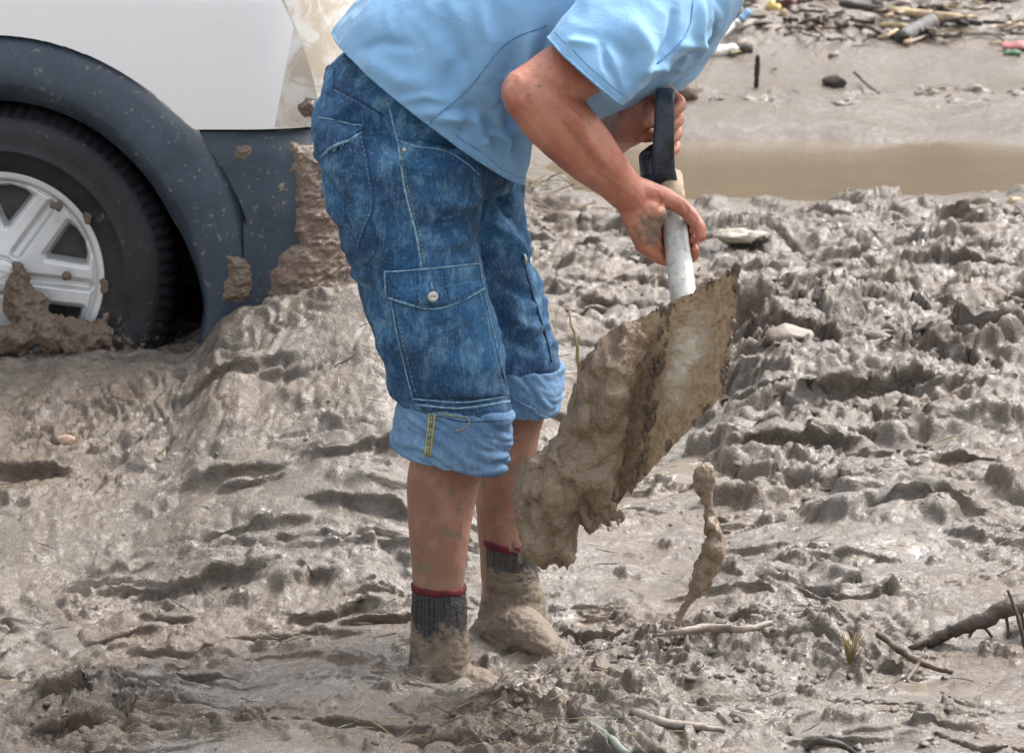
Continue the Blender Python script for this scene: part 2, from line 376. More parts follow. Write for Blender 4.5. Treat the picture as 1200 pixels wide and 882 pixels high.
POOLS = [(290, 452, 100, .08, .0), (1165, 355, 60, .25, .0), (40, 805, 110, .08, .0), (950, 830, 120, .07, .0), (870, 545, 90, .14, .0), (1020, 645, 60, .08, .0), (720, 715, 60, .08, .0), (1140, 790, 80, .06, .0), (760, 590, 80, .13, .0), (660, 790, 60, .05, 0.)]
def build_ground():
    NC = 680
    s_in = np.linspace(-1, 1, NC); outer = np.array([1.06, 1.2, 1.5, 2.2, 4, 10, 40, 160])
    s = np.concatenate([-outer[::-1], s_in, outer])
    ys = [5.05]
    while ys[-1] < 20.5:
        y = ys[-1]; st = .0042 * (y / 5.4) ** 1.55 if y < 9 else .0042 * (9 / 5.4) ** 1.55 * (y / 9) ** 1.3
        ys.append(y + st)
    ys = np.array([-60, -15, -4, 0, 2, 3.4, 4.2, 4.7, 4.9] + ys + [21, 22.5, 25, 30, 40, 70, 150, 500, 1500])
    print('ground rows', len(ys), 'cols', len(s))
    w = .215 * np.clip(ys, 5, 22) * .98 + .05
    X = (s[None, :] * w[:, None]).astype(np.float32); Y = np.repeat(ys[:, None], len(s), 1).astype(np.float32)
    x, y, z, wet, silt, soil = mud_surface(X.ravel(), Y.ravel(), ys, len(s))
    fo = (1 - sst(20.3, 21.5, Y.ravel())) * sst(4.6, 5.05, Y.ravel()) * (np.abs(np.repeat(s[None, :], len(ys), 0).ravel()) <= 1.1)
    z = np.where(fo > .01, z, ground_height(X.ravel(), Y.ravel())); y = np.where(fo > .01, y, Y.ravel())
    z = np.where(Y.ravel() > 60, .1, z)
    global GRID
    GRID = (ys, s, z.reshape(X.shape))
    nr, nc = X.shape; idx = np.arange(nr * nc).reshape(nr, nc)
    Q = np.stack([idx[:-1, :-1], idx[:-1, 1:], idx[1:, 1:], idx[1:, :-1]], -1).reshape(-1, 4)
    me = np_mesh('mud_ground', np.stack([x, y, z], 1), Q); fattr(me, 'wet', wet); fattr(me, 'silt', silt); fattr(me, 'soil', soil)
    o = link('mud_ground', me, M_mud); tag(o, 'churned wet grey brown mud covering the ground', kind='structure'); return o
ground = build_ground()
# ground look-up for setting things down
def gz(x, y):
    ys, sc, Z = GRID; w = .215 * min(max(y, 5), 22) * .98 + .05
    j = int(np.clip(np.searchsorted(ys, y), 1, len(ys) - 1)); i = int(np.clip(np.searchsorted(sc, x / w), 1, len(sc) - 1))
    ty = (y - ys[j - 1]) / (ys[j] - ys[j - 1]); tx = (x / w - sc[i - 1]) / (sc[i] - sc[i - 1])
    return float((Z[j - 1, i - 1] * (1 - tx) + Z[j - 1, i] * tx) * (1 - ty) + (Z[j, i - 1] * (1 - tx) + Z[j, i] * tx) * ty)
# brown flood water in the trough behind
def water_material():
    n = NT('brown_flood_water'); co = n.coord((1, 2.5, 1))
    f = n.noise(5, 4, .6, co); c = n.mix(n.ramp(f, .35, .7), (.125, .09, .056), (.15, .112, .072))
    nm = n.bump(n.noise(16, 4, .6, co), .0012)
    return n.out(c, .10, nm, Specular_IOR_Level=.22)
def water_sheet():
    V = []; F = []; nx, ny = 60, 24
    for j in range(ny + 1):
        for i in range(nx + 1):
            V.append(Vector((-1.5 + 8 * i / nx, 11.3 + 2.6 * j / ny, -.045 + .0015 * mnoise.noise((i * .4, j * .7, 0)))))
    for j in range(ny):
        for i in range(nx):
            a = j * (nx + 1) + i; F.append((a, a + 1, a + nx + 2, a + nx + 1))
    o = link('water', mesh('water', V, F), water_material()); tag(o, 'shallow brown flood water running across the mud', kind='structure')
water_sheet()
# ------------------------------------------------------------------ unseen dark slope, added far behind to darken what water and mud mirror
def added_hill():
    V = []; F = []; n = 90
    for i in range(n + 1):
        a = math.pi * (-.35 + 1.7 * i / n); r = 75
        h = 36 + 8 * mnoise.noise((i * .13, 2, 0)) + 2.5 * mnoise.noise((i * .55, 5, 0))
        for j in range(7):
            t = j / 6; rr = r + 40 * t; V.append(Vector((rr * math.cos(a), rr * math.sin(a), -.5 + (h + 1.2 * mnoise.noise((i * .9, j * .9, 3))) * (t ** .7 if t else 0))))
    for i in range(n):
        for j in range(6):
            k = i * 7 + j; F.append((k, k + 7, k + 8, k + 1))
    o = link('added_hill', mesh('added_hill', V, F), simple('added_dark_slope', (.085, .08, .058), .9, .4, .15, .3, .6)); tag(o, 'unseen dark hillside added beyond the flooded ground to darken its reflections', kind='structure')
added_hill()
# ------------------------------------------------------------------ car
YC = 7.45; KC = PXM(YC)
def white_paint():
    n = NT('white_car_paint'); co = n.coord(); d = n.noise(26, 6, .75, co); e = n.noise(3.5, 4, .6, co)
    f = n.math('MULTIPLY', n.ramp(d, .66, .74), n.ramp(e, .45, .65, .0, .8))
    c = n.mix(n.ramp(e, .3, .7, 0, .25), (.86, .87, .87), (.80, .80, .78)); c = n.mix(f, c, (.36, .29, .22))
    return n.out(c, n.ramp(d, .4, .75, .28, .6), None, Coat_Weight=.6, Coat_Roughness=.15)
def cladding():
    n = NT('dark_plastic_cladding'); co = n.coord(); d = n.noise(60, 6, .75, co); e = n.noise(5, 5, .65, co)
    c = n.mix(n.ramp(e, .35, .7), (.020, .034, .052), (.042, .064, .09))
    f = n.math('MULTIPLY', n.ramp(d, .575, .665), n.ramp(e, .40, .60)); c = n.mix(n.math('MULTIPLY', f, .8), c, (.33, .26, .19))
    return n.out(c, n.ramp(e, .3, .7, .38, .6), n.bump(n.noise(500, 2, .5, co), .0006))
def rubber():
    n = NT('muddy_tyre_rubber'); co = n.coord(); d = n.noise(45, 7, .8, co); e = n.noise(7, 4, .6, co)
    sep = n.new('ShaderNodeSeparateXYZ'); n.l(co, sep.inputs[0])
    low = n.ramp(sep.outputs[2], -.02, -.3)
    f = n.ramp(n.math('ADD', d, n.math('MULTIPLY', low, .22)), .60, .70)
    c = n.mix(n.ramp(e, .3, .7), (.007, .008, .010), (.018, .021, .025)); c = n.mix(n.math('MULTIPLY', f, .7), c, (.26, .215, .165))
    return n.out(c, .42, n.bump(d, .003))
def alloy():
    n = NT('silver_alloy'); co = n.coord(); d = n.noise(30, 6, .75, co); e = n.noise(8, 4, .6, co)
    f = n.ramp(d, .64, .72, 0, .7); c = n.mix(n.ramp(e, .3, .7), (.55, .57, .58), (.66, .67, .67)); c = n.mix(f, c, (.30, .24, .18))
    return n.out(c, n.ramp(d, .4, .7, .32, .55), None, Metallic=.45)
def lens():
    n = NT('dusty_headlamp_lens'); co = n.coord(); d = n.noise(14, 6, .7, co, .8); e = n.noise(60, 5, .7, co)
    c = n.mix(n.ramp(d, .38, .62), (.72, .71, .68), (.50, .43, .34)); c = n.mix(n.ramp(e, .62, .74, 0, .7), c, (.36, .28, .20))
    return n.out(c, n.ramp(d, .35, .65, .12, .6), None, Coat_Weight=.5)
M_white = white_paint(); M_clad = cladding(); M_rub = rubber(); M_alloy = alloy(); M_lens = lens()
M_black = simple('black_inner_plastic', (.012, .012, .013), .7, .3, 20); M_brake = simple('grimy_brake_parts', (.05, .045, .04), .6, .5, 40, .002, 60, Metallic=.3)
M_glass = simple('dark_car_glass', (.02, .025, .028), .08, .1, 3, 0); M_clod = mud_material('clinging_mud', (.20, .142, .10), (.165, .115, .078), (.26, .20, .15)); M_chrome = simple('dull_chrome', (.5, .5, .5), .3, .1, 10, 0, Metallic=.9)
HUB = P(-2, 325, YC); HX, HZ = HUB.x, HUB.z
def cpt(px, py, dy=0.0):
    p = P(px, py, YC); return Vector((p.x, YC + dy, p.z))
XS, XF = cpt(285, 200).x, cpt(470, 200).x; CW = 1.78; NR = .62
def nose(x):                      # inward sweep of the car's corner
    t = np.clip((x - XS) / (XF - XS), 0, .999); return float(NR * (1 - math.sqrt(1 - t ** 2.2)))
OUT = [(-24, 317), (-9, 313), (3.7, 308), (15.7, 303), (25.8, 299), (36, 295), (45.6, 290), (56.7, 289), (67, 288), (77, 288), (90, 288)]
CRE = [(-24, 256), (-9, 252), (-2, 247), (14, 239), (28.8, 231), (45.7, 229), (60.9, 230), (74, 232), (90, 232)]
LIP = [(-24, 251), (-9, 247), (7.5, 230), (20.9, 218), (41.8, 213), (58.4, 212), (90, 211)]
def arc(tab, deg):
    d = deg if deg <= 90 else 180 - deg; return float(np.interp(d, [a for a, _ in tab], [b for _, b in tab])) * KC
car = empty('car', (HX - .9, YC + CW / 2, HZ - .36))
tag(car, 'white car with dark plastic wheel arch sunk to its alloy wheels in mud', 'car')
def flare(cx, mirror=False):
    rows = []; degs = np.linspace(-22, 202, 112)
    for d in degs:
        a = R(d); r = []
        o, c, l = arc(OUT, d), arc(CRE, d), arc(LIP, d)
        for rad, dy in ((o + .004, .012), (o, -.004), (o - .006, -.012), (o * .67 + c * .33, -.030), (o * .33 + c * .67, -.042), (c + .006, -.047), (c, -.045), (c * .5 + l * .5, -.032), (l, -.006), (l - .004, .03), (l + .004, .14)):
            r.append(Vector((cx + rad * math.cos(a), YC + (CW - dy if mirror else dy), HZ + rad * math.sin(a))))
        rows.append(r)
    V = [v for r in rows for v in r]; F = []; m = len(rows[0])
    for i in range(len(rows) - 1):
        for j in range(m - 1):
            k = i * m + j; F.append((k, k + 1, k + m + 1, k + m) if mirror else (k, k + m, k + m + 1, k + 1))
    return link('wheel_arch_flare', mesh('flare', V, F), M_clad, car)
RX = HX - 2.56
flares = [flare(HX), flare(RX), flare(HX, True), flare(RX, True)]
# body: side skin from tail to the headlamp edge, both sides
def zc(py): return cpt(0, py).z
ZB, ZH = zc(151), zc(-75); ZSILL = HZ + .02
EDGE = [(-75, 296), (-40, 312), (0, 331), (45, 350), (95, 366), (135, 373), (151, 375)]
def front_x(z):
    py = np.interp(z, [zc(a) for a, _ in EDGE][::-1], [a for a, _ in EDGE][::-1]); px = np.interp(py, [a for a, _ in EDGE], [b for _, b in EDGE]); return cpt(px, 100).x
def bottom_z(x):
    for cx in (HX, RX):
        dx = abs(x - cx)
        if dx < 330 * KC:
            for it in np.linspace(90, 0, 181):
                r = arc(OUT, it); 
                if r * math.cos(R(it)) >= dx:
                    z = HZ + r * math.sin(R(it)) + .001
                    return min(max(z, ZSILL), 9) if (x < cx or cx == RX) else max(z, ZB)
            return ZB if x > HX else ZSILL
    return ZB if x > HX else ZSILL
def crown(t):                     # sideways curve of the skin from bottom (0) to shoulder (1)
    return .012 - .03 * math.sin(min(t, .8) / .8 * math.pi * .6) + (.10 * ((t - .8) / .2) ** 2 if t > .8 else 0)
def body_mesh():
    V = []; F = []
    xs = list(np.linspace(HX - 3.35, HX - .01, 160)) + list(np.linspace(HX, 0, 1))[:0] + list(np.linspace(HX, cpt(375, 100).x, 90)); nz = 26
    def col(x, mir):
        out = []
        for j in range(nz + 1):
            t = j / nz; zb = bottom_z(x); zt = ZH + .02 * max(0, min(1, (HX - x) / 1.0)); z = zb + (zt - zb) * t
            tz = (z - ZSILL) / (ZH - ZSILL); xx = min(x, front_x(z)); dy = crown(max(0, tz)) + nose(xx)
            tail = max(0, (HX - 2.95 - xx) / .4); dy += .25 * tail ** 2.5
            out.append(Vector((xx, YC + (CW - dy if mir else dy), z)))
        return out
    tops = {}
    for mir in (False, True):
        cols = [col(x, mir) for x in xs]; o = len(V); m = nz + 1
        for c in cols: V.extend(c)
        for i in range(len(cols) - 1):
            for j in range(nz):
                k = o + i * m + j; q = (k, k + m, k + m + 1, k + 1)
                if (V[q[0]] - V[q[1]]).length < 1e-6 and (V[q[2]] - V[q[3]]).length < 1e-6: continue
                F.append(q[::-1] if mir else q)
        tops[mir] = [c[-1] for c in cols]
    # bonnet, windscreen, roof, tail as cross sections between the two shoulder lines
    n = len(tops[False]); sec = []
    for i in range(n):
        a, b = tops[False][i], tops[True][i]; x = a.x; t = (x - HX) / .62
        if x > HX - .55: up = .05 + .06 * max(0, min(1, (.45 - (x - HX)) / .9))
        else: up = .09
        row = []
        for k in range(17):
            s = k / 16; row.append(Vector((x + (.10 * math.sin(math.pi * s) if i == n - 1 else 0), a.y + (b.y - a.y) * s, a.z + up * (1 - (2 * s - 1) ** 4) + .02 * (1 - (2 * s - 1) ** 2))))
        sec.append(row)
    o = len(V)
    for r in sec: V.extend(r)
    for i in range(n - 1):
        for k in range(16):
            q = o + i * 17 + k; F.append((q, q + 17, q + 18, q + 1))
    return mesh('body', V, F)
body = link('body', body_mesh(), M_white, car)
def cabin():
    """roof and pillars with dark glazing"""
    x0, x1 = HX - 3.25, HX - .50; zt = ZH + .10
    prof = [(x1, zt), (x1 - .62, zt + .46), (x1 - .95, zt + .52), (x0 + .35, zt + .50), (x0 + .08, zt + .40), (x0, zt)]
    V = []; F = []
    for s, k in ((0, 0), (1, 1)):
        for (x, z) in prof:
            t = (z - zt) / .52; dy = .10 + .17 * t; V.append(Vector((x, YC + (CW - dy if s else dy), z - .01)))
    m = len(prof)
    F.append(tuple(range(m))); F.append(tuple(range(2 * m - 1, m - 1, -1)))
    for i in range(m - 1): F.append((i, i + m, i + m + 1, i + 1))
    me = mesh('cabin', V, F); link('roof', me, M_white, car, False)
    def pane(name, pts):
        c = sum(pts, Vector()) / len(pts); nn = (pts[1] - pts[0]).cross(pts[2] - pts[0]).normalized()
        if nn.dot(c - Vector((HX - 1.8, YC + CW / 2, zt + .1))) < 0: nn = -nn
        q = [c + (p - c) * .90 + nn * .006 for p in pts]; link(name, mesh(name, q, [tuple(range(len(q)))]), M_glass, car, False)
    pane('windscreen', [V[0], V[m], V[m + 1], V[1]])
    pane('rear_window', [V[m - 2], V[2 * m - 2], V[2 * m - 1], V[m - 1]])
    def sp(x, t, s): 
        dy = .10 + .17 * t; return Vector((x, YC + (CW - dy if s else dy), zt - .01 + .52 * t))
    for s in (0, 1):
        pane('side_window', [sp(x1 - .18, .04, s), sp(x1 - .98, .04, s), sp(x1 - .98, .86, s), sp(x1 - .70, .86, s)])
        pane('side_window', [sp(x1 - 1.04, .04, s), sp(x1 - 1.85, .04, s), sp(x1 - 1.85, .86, s), sp(x1 - 1.04, .86, s)])
        pane('side_window', [sp(x1 - 1.92, .04, s), sp(x0 + .08, .04, s), sp(x0 + .3, .8, s), sp(x1 - 1.92, .86, s)])
cabin()
def path_band(name, mat, xl, zlo, zhi, bulge, parent=car, nz=18, inset=0.0):
    """a band that wraps the nose from side to side; xl(z): start x on the side"""
    V = []; F = []; ncol = 0
    for j in range(nz + 1):
        t = j / nz; z = zlo + (zhi - zlo) * t; b = bulge(t); a0 = xl(z); near = []
        for x in np.linspace(a0, XS, 14)[:-1]: near.append((x, -b + inset))
        for k in range(29):
            ph = k / 28 * math.pi / 2; tx = math.sin(ph) ** (2 / 2.2); x = XS + (XF - XS) * tx
            near.append((x + b * math.sin(ph), NR * (1 - math.cos(ph)) - b * math.cos(ph) + inset))
        near += [(XF + b + .05 * (k / 6), NR + (CW / 2 - NR) * k / 6) for k in range(1, 7)]
        full = near + [(x, CW - dy) for x, dy in near[::-1][1:]]; ncol = len(full)
        V += [Vector((x, YC + dy, z)) for x, dy in full]
    for j in range(nz):
        for i in range(ncol - 1):
            k = j * ncol + i; F.append((k, k + 1, k + ncol + 1, k + ncol))
    return link(name, mesh(name, V, F), mat, parent)
def flare_x(z):
    best = HX + .3
    for it in np.linspace(-22, 40, 100):
        if HZ + arc(OUT, it) * math.sin(R(it)) <= z: best = HX + arc(OUT, it) * math.cos(R(it)) + .0005
    return best
ZLOW = HZ - .2
bumper = path_band('bumper', M_clad, flare_x, ZLOW, zc(155), lambda t: .012 + .014 * math.sin(math.pi * min(1, t * 1.05)) - (.02 * (t - .93) / .07 if t > .93 else 0))
head = path_band('headlamp_band', M_lens, lambda z: front_x(z) + .004, ZB + .004, ZH - .01, lambda t: .004 - .05 * t * t, nz=14)
head.name = 'headlamp'
grille = path_band('grille', M_black, lambda z: XF - .25, ZB + .02, ZH - .08, lambda t: .012 - .05 * t * t, nz=8) if False else None
# inner shells so that no daylight shows through
def inner_shell():
    V = []; F = []
    box_vf(V, F, Vector((HX - 1.3, YC + CW / 2, HZ + .22)), Vector((1.0, 0, 0)), Vector((0, CW / 2 - .10, 0)), Vector((0, 0, .22)))
    box_vf(V, F, Vector((HX + .38, YC + CW / 2, HZ + .25)), Vector((.18, 0, 0)), Vector((0, CW / 2 - .38, 0)), Vector((0, 0, .33)))
    link('underbody', mesh('underbody', V, F), M_black, car, False)
    for cx, s in ((HX, 0), (RX, 0), (HX, 1), (RX, 1)):
        V = []; F = []; r = 252 * KC
        prof = [(r, .02), (r, .42), (0.01, .43)]
        for a in np.linspace(-40, 220, 60):
            for rad, dy in prof: V.append(Vector((cx + rad * math.cos(R(a)), YC + (CW - dy if s else dy), HZ + rad * math.sin(R(a)))))
        for i in range(59):
            for j in range(2): k = i * 3 + j; F.append((k, k + 1, k + 4, k + 3))
        link('wheel_well', mesh('wheel_well', V, F), M_black, car)
inner_shell()
# --- wheel, built about the origin with its axis along Y (outside face towards -Y)
def seg_sdf(p, a, b):
    pa = p - a; ba = b - a; h = np.clip((pa @ ba) / (ba @ ba), 0, 1); return np.linalg.norm(pa - h[:, None] * ba, axis=1)
def poly_sdf(p, poly):
    poly = np.array(poly, float); d = np.full(len(p), 1e9); ins = np.zeros(len(p), bool)
    for i in range(len(poly)):
        a, b = poly[i], poly[(i + 1) % len(poly)]; d = np.minimum(d, seg_sdf(p, a, b))
        if a[1] != b[1]:
            c = ((a[1] > p[:, 1]) != (b[1] > p[:, 1])); ins ^= c & (p[:, 0] < (b[0] - a[0]) * (p[:, 1] - a[1]) / (b[1] - a[1]) + a[0])
    return np.where(ins, -d, d)
def rim_mesh():
    nr, nt = 84, 540; rr = np.linspace(3, 128, nr); th = np.linspace(0, 2 * np.pi, nt, endpoint=False)
    Rr, T = np.meshgrid(rr, th, indexing='ij'); p = np.stack([(Rr * np.cos(T)).ravel(), (Rr * np.sin(T)).ravel()], 1); r = Rr.ravel()
    y = 12 - 7 * np.exp(-(r / 60) ** 2) + 3 * np.sin(r / 128 * 3)
    y = y - 5 * sst(114, 118, r) + 9 * sst(121, 126, r) * 0 + 3.0 * np.exp(-((r - 113) / 1.6) ** 2); y += 10 * sst(125, 128, r)
    hole = np.full(len(r), 99.)
    for k in range(6):
        c = R(22 + 60 * k)
        def pol(rad, dg): return (rad * math.cos(c + R(dg)), rad * math.sin(c + R(dg)))
        tri = [pol(60, -3), pol(60, 3), pol(104, 15.5), pol(108, 9), pol(110, 0), pol(108, -9), pol(104, -15.5)]
        s = poly_sdf(p, tri) - 2.5; hole = np.minimum(hole, s)
        g = R(53 + 60 * k); s2 = seg_sdf(p, np.array([34 * math.cos(g), 34 * math.sin(g)]), np.array([104 * math.cos(g), 104 * math.sin(g)])) - 7.5
        y = y + 7.5 * (1 - sst(-5, 1.0, s2))
    y = y + 3.0 * (1 - sst(-1, 2.5, hole)) + 26 * (1 - sst(-9, -1, hole))
    y = y + 2.5 * np.exp(-((r - 22.5) / 1.3) ** 2)
    V = np.stack([p[:, 0] * KC, y * KC, p[:, 1] * KC], 1); idx = np.arange(nr * nt).reshape(nr, nt); nx = np.roll(idx, -1, 1)
    Q = np.stack([idx[:-1], nx[:-1], nx[1:], idx[1:]], -1).reshape(-1, 4)
    Q = Q[(hole[Q].max(1) > -7.5)]
    return np_mesh('rim', V, Q)
def tyre_mesh():
    prof = [(.208, .03), (.222, .008), (.230, .003), (.245, -.006), (.262, -.010), (.264, -.0125), (.268, -.0125), (.270, -.011), (.290, -.013), (.310, -.011), (.325, -.007), (.334, -.002), (.336, .000), (.345, .008), (.352, .016), (.358, .024), (.363, .034), (.366, .046), (.367, .06), (.367, .10), (.367, .14), (.366, .158), (.360, .18), (.345, .198), (.31, .212), (.26, .208), (.21, .18)]
    nt = 86 * 8; V = []; F = []; m = len(prof)
    for i in range(nt):
        a = 2 * math.pi * i / nt; ph = i % 8
        for j, (r, y) in enumerate(prof):
            if 13 <= j <= 21:
                g = 1 if (ph + (j // 3) % 2) % 8 in (0, 1, 2) else 0
                if g: r -= .006 if j > 15 else .0035; y += .003 if j < 17 else 0
            V.append((r * math.cos(a), y, r * math.sin(a)))
    for i in range(nt):
        for j in range(m - 1):
            a = i * m + j; b = ((i + 1) % nt) * m + j; F.append((a, a + 1, b + 1, b))
    return mesh('tyre', V, F)
def lathe_y(prof, seg=64):
    V = []; F = []; m = len(prof)
    for i in range(seg):
        a = 2 * math.pi * i / seg
        for r, y in prof: V.append((r * math.cos(a), y, r * math.sin(a)))
    for i in range(seg):
        for j in range(m - 1):
            a = i * m + j; b = ((i + 1) % seg) * m + j; F.append((a, a + 1, b + 1, b))
    return V, F
wheel_parts = [('tyre', tyre_mesh(), M_rub), ('rim', rim_mesh(), M_alloy)]
V, F = lathe_y([(.0001, .0), (.012, .0003), (.026, .0016), (.035, .004), (.0375, .008), (.038, .014)], 48)
for (ra, rb, w) in ((.027, .0145, .0016),):      # raised oval on the cap, with a low wave inside it
    o = len(V); n = 48
    for i in range(n):
        a = 2 * math.pi * i / n
        for k, (dr, dy) in enumerate(((-w, .003), (-w * .5, -.002), (w * .5, -.002), (w, .003))): V.append(((ra + dr) * math.cos(a), dy, (rb + dr) * math.sin(a)))
    for i in range(n):
        for k in range(3): a = o + i * 4 + k; b = o + ((i + 1) % n) * 4 + k; F.append((a, a + 1, b + 1, b))
V = [Vector(v) for v in V]
loft(tube_rings([Vector((-.016 + .032 * t, .0006, .004 * math.sin(t * 9))) for t in np.linspace(0, 1, 14)], .0018, 6), True, V, F)
cap_me = mesh('hub_cap', V, F)
V, F = lathe_y([(.03, .045), (.10, .045), (.10, .06), (.17, .062), (.205, .062), (.205, .12)], 48); V = [Vector(v) for v in V]
for k in range(7):
    a = k * .9; loft(tube_rings([Vector((.13 * math.cos(a), .04, .13 * math.sin(a))), Vector((.13 * math.cos(a), .07, .13 * math.sin(a)))], .018, 10), True, V, F)
brake_me = mesh('brake', V, F)
for n_, me in (('tyre', wheel_parts[0][1]), ('rim', wheel_parts[1][1])):
    pass
wheels = []
for cx, s in ((HX, 0), (RX, 0), (HX, 1), (RX, 1)):
    tw = link('tyre', wheel_parts[0][1], M_rub, None); rim = link('rim', wheel_parts[1][1], M_alloy, None)
    cap = link('hub_cap', cap_me, M_alloy, None); br = link('brake', brake_me, M_brake, None)
    w = bpy.data.objects.new('wheel', None); C.objects.link(w); w.parent = car; w.empty_display_size = .1
    w.location = Vector((cx, YC + (CW - .005 if s else .005), HZ)) - car.location; w.rotation_euler = (0, 0, math.pi if s else 0)
    for o in (tw, rim, cap, br): o.parent = w
    wheels.append(w)
# --- mud stuck on surfaces
def biggest(F):
    """keep the largest connected piece"""
    par = {}
    def find(a):
        while par.setdefault(a, a) != a: par[a] = par[par[a]]; a = par[a]
        return a
    for f in F:
        for b in f[1:]: par[find(b)] = find(f[0])
    cnt = {}
    for f in F: r = find(f[0]); cnt[r] = cnt.get(r, 0) + 1
    if not cnt: return F
    m = max(cnt, key=cnt.get); return [f for f in F if find(f[0]) == m]
def mud_patch(name, bvh, poly, thick, mat, parent, step=1.6, seed=0, rag=14., lump=22.):
    xs = [p[0] for p in poly]; ys = [p[1] for p in poly]; gx = np.arange(min(xs) - 14, max(xs) + 14, step); gy = np.arange(min(ys) - 14, max(ys) + 14, step)
    A, B = np.meshgrid(gx, gy); p = np.stack([A.ravel(), B.ravel()], 1)
    s = -poly_sdf(p, poly) + rag * fbm2(p[:, 0] / 24, p[:, 1] / 24, seed, 4, .6)
    h = thick * (sst(0, 9, s) * .55 + sst(3, 30, s) * .6) * (1 + .75 * fbm2(p[:, 0] / lump, p[:, 1] / lump, seed + 7, 4, .62) + .35 * np.abs(pn2(p[:, 0] / 7, p[:, 1] / 7, seed + 9))) - .0012
    keep = s > -2.5; V = []; mp = {}
    for i in np.nonzero(keep)[0]:
        l, n = hit(bvh, p[i, 0], p[i, 1]); mp[i] = len(V); V.append(l + n * float(h[i] if s[i] > 0 else -.0015))
    F = []; w = len(gx)
    for j in range(len(gy) - 1):
        for i in range(w - 1):
            q = (j * w + i, j * w + i + 1, (j + 1) * w + i + 1, (j + 1) * w + i)
            if all(k in mp for k in q):
                f = [mp[k] for k in q[::-1]]
                if max((V[f[0]] - V[f[2]]).length, (V[f[1]] - V[f[3]]).length) < .03: F.append(f)
    F = biggest(F)
    us = sorted({i for f in F for i in f}); rm = {u: k for k, u in enumerate(us)}; V = [V[u] for u in us]; F = [[rm[i] for i in f] for f in F]
    return link(name, mesh(name, V, F), mat, parent)
bump_bvh = bvh_of(bumper.data)
mud_patch('mud_smear', bump_bvh, [(337, 160), (352, 168), (440, 158), (450, 370), (300, 370), (318, 330), (330, 300), (345, 285), (340, 250), (347, 225), (343, 200)], .012, M_clod, car, seed=3)
mud_patch('mud_splat', bump_bvh, [(271, 170), (284, 168), (298, 168), (299, 184), (285, 190), (273, 188)], .008, M_clod, car, .8, 5, 5., 10)
mud_patch('mud_splat', bump_bvh, [(309, 177), (316, 177), (316, 184), (310, 184)], .005, M_clod, car, .8, 6, 3., 8)
mud_patch('mud_splat', bump_bvh, [(322, 224), (330, 224), (329, 229), (322, 229)], .004, M_clod, car, .8, 8, 3., 8)
fl_bvh = bvh_of(flares[0].data)
mud_patch('mud_splat', fl_bvh, [(266, 300), (285, 296), (300, 300), (303, 335), (290, 352), (258, 356)], .012, M_clod, car, 1.0, 9, 8., 14)
for q, (x, y, a, b) in enumerate(((221, 149, 5, 3), (261, 243, 3, 6), (270, 288, 6, 3), (282, 270, 6, 2), (247, 262, 5, 2))):
    mud_patch('mud_splat', fl_bvh, [(x - a, y - b), (x + a, y - b), (x + a, y + b), (x - a, y + b)], .003, M_clod, car, .7, 20 + q, 3., 6)
hd_bvh = bvh_of(head.data)
mud_patch('mud_splat', hd_bvh, [(345, 122), (358, 112), (380, 116), (395, 120), (395, 150), (362, 143), (350, 134)], .02, M_clod, car, 1.0, 31, 9., 12)
def worley3(p, s=0):
    pi = np.floor(p).astype(np.int32); f1 = np.full(len(p), 99., np.float32); kk = np.zeros(len(p), np.int32); off = np.zeros((len(p), 3), np.float32)
    for a in (-1, 0, 1):
        for b in (-1, 0, 1):
            for c in (-1, 0, 1):
                k = _h(pi[:, 0] + a, pi[:, 1] + b, s, pi[:, 2] + c); e = np.stack([p[:, 0] - (pi[:, 0] + a + _rv[0][k]), p[:, 1] - (pi[:, 1] + b + _rv[1][k]), p[:, 2] - (pi[:, 2] + c + _rv[2][k])], 1)
                d = (e * e).sum(1); m = d < f1; f1 = np.where(m, d, f1); kk = np.where(m, k, kk); off = np.where(m[:, None], e, off)
    return np.sqrt(f1), kk, off
def torn(p, s):
    """broken, torn faces: every cell tilts its own way"""
    q = p + .25 * np.stack([pn3(p * 1.5, s + 1), pn3(p * 1.5, s + 2), pn3(p * 1.5, s + 3)], 1); f, k, e = worley3(q, s)
    return (_rv[3][k] - .5) * .8 + (e * (_g3[k] * .9)).sum(1)
def mud_lumps(name, blobs, voxel, amp, seed, mat, parent=None, freq=28., stretch=(1, 1, 1), smooth=8):
    V = []; F = []
    for (c, r, e) in blobs:
        o = len(V); ns, nr_ = 10, 7
        for j in range(nr_ + 1):
            ph = math.pi * j / nr_
            for i in range(ns):
                a = 2 * math.pi * i / ns; V.append(Vector(c) + Vector((r * e[0] * math.sin(ph) * math.cos(a), r * e[1] * math.sin(ph) * math.sin(a), r * e[2] * math.cos(ph))))
        for j in range(nr_):
            for i in range(ns):
                k = o + j * ns + i; k2 = o + j * ns + (i + 1) % ns; F.append((k, k + ns, k2 + ns, k2))
    me = union(V, F, voxel, smooth); co = get_co(me); no = get_no(me); q = co * np.array(stretch, np.float32)
    d = amp * (fbm3(q * freq * 1.6, seed, 4, .62) * .7 + .55 * torn(q * freq * .8, seed + 5) + .25 * torn(q * freq * 2., seed + 9) - .1)
    set_co(me, co + no * d[:, None]); return link(name, me, mat, parent)
rnd = random.Random(5)
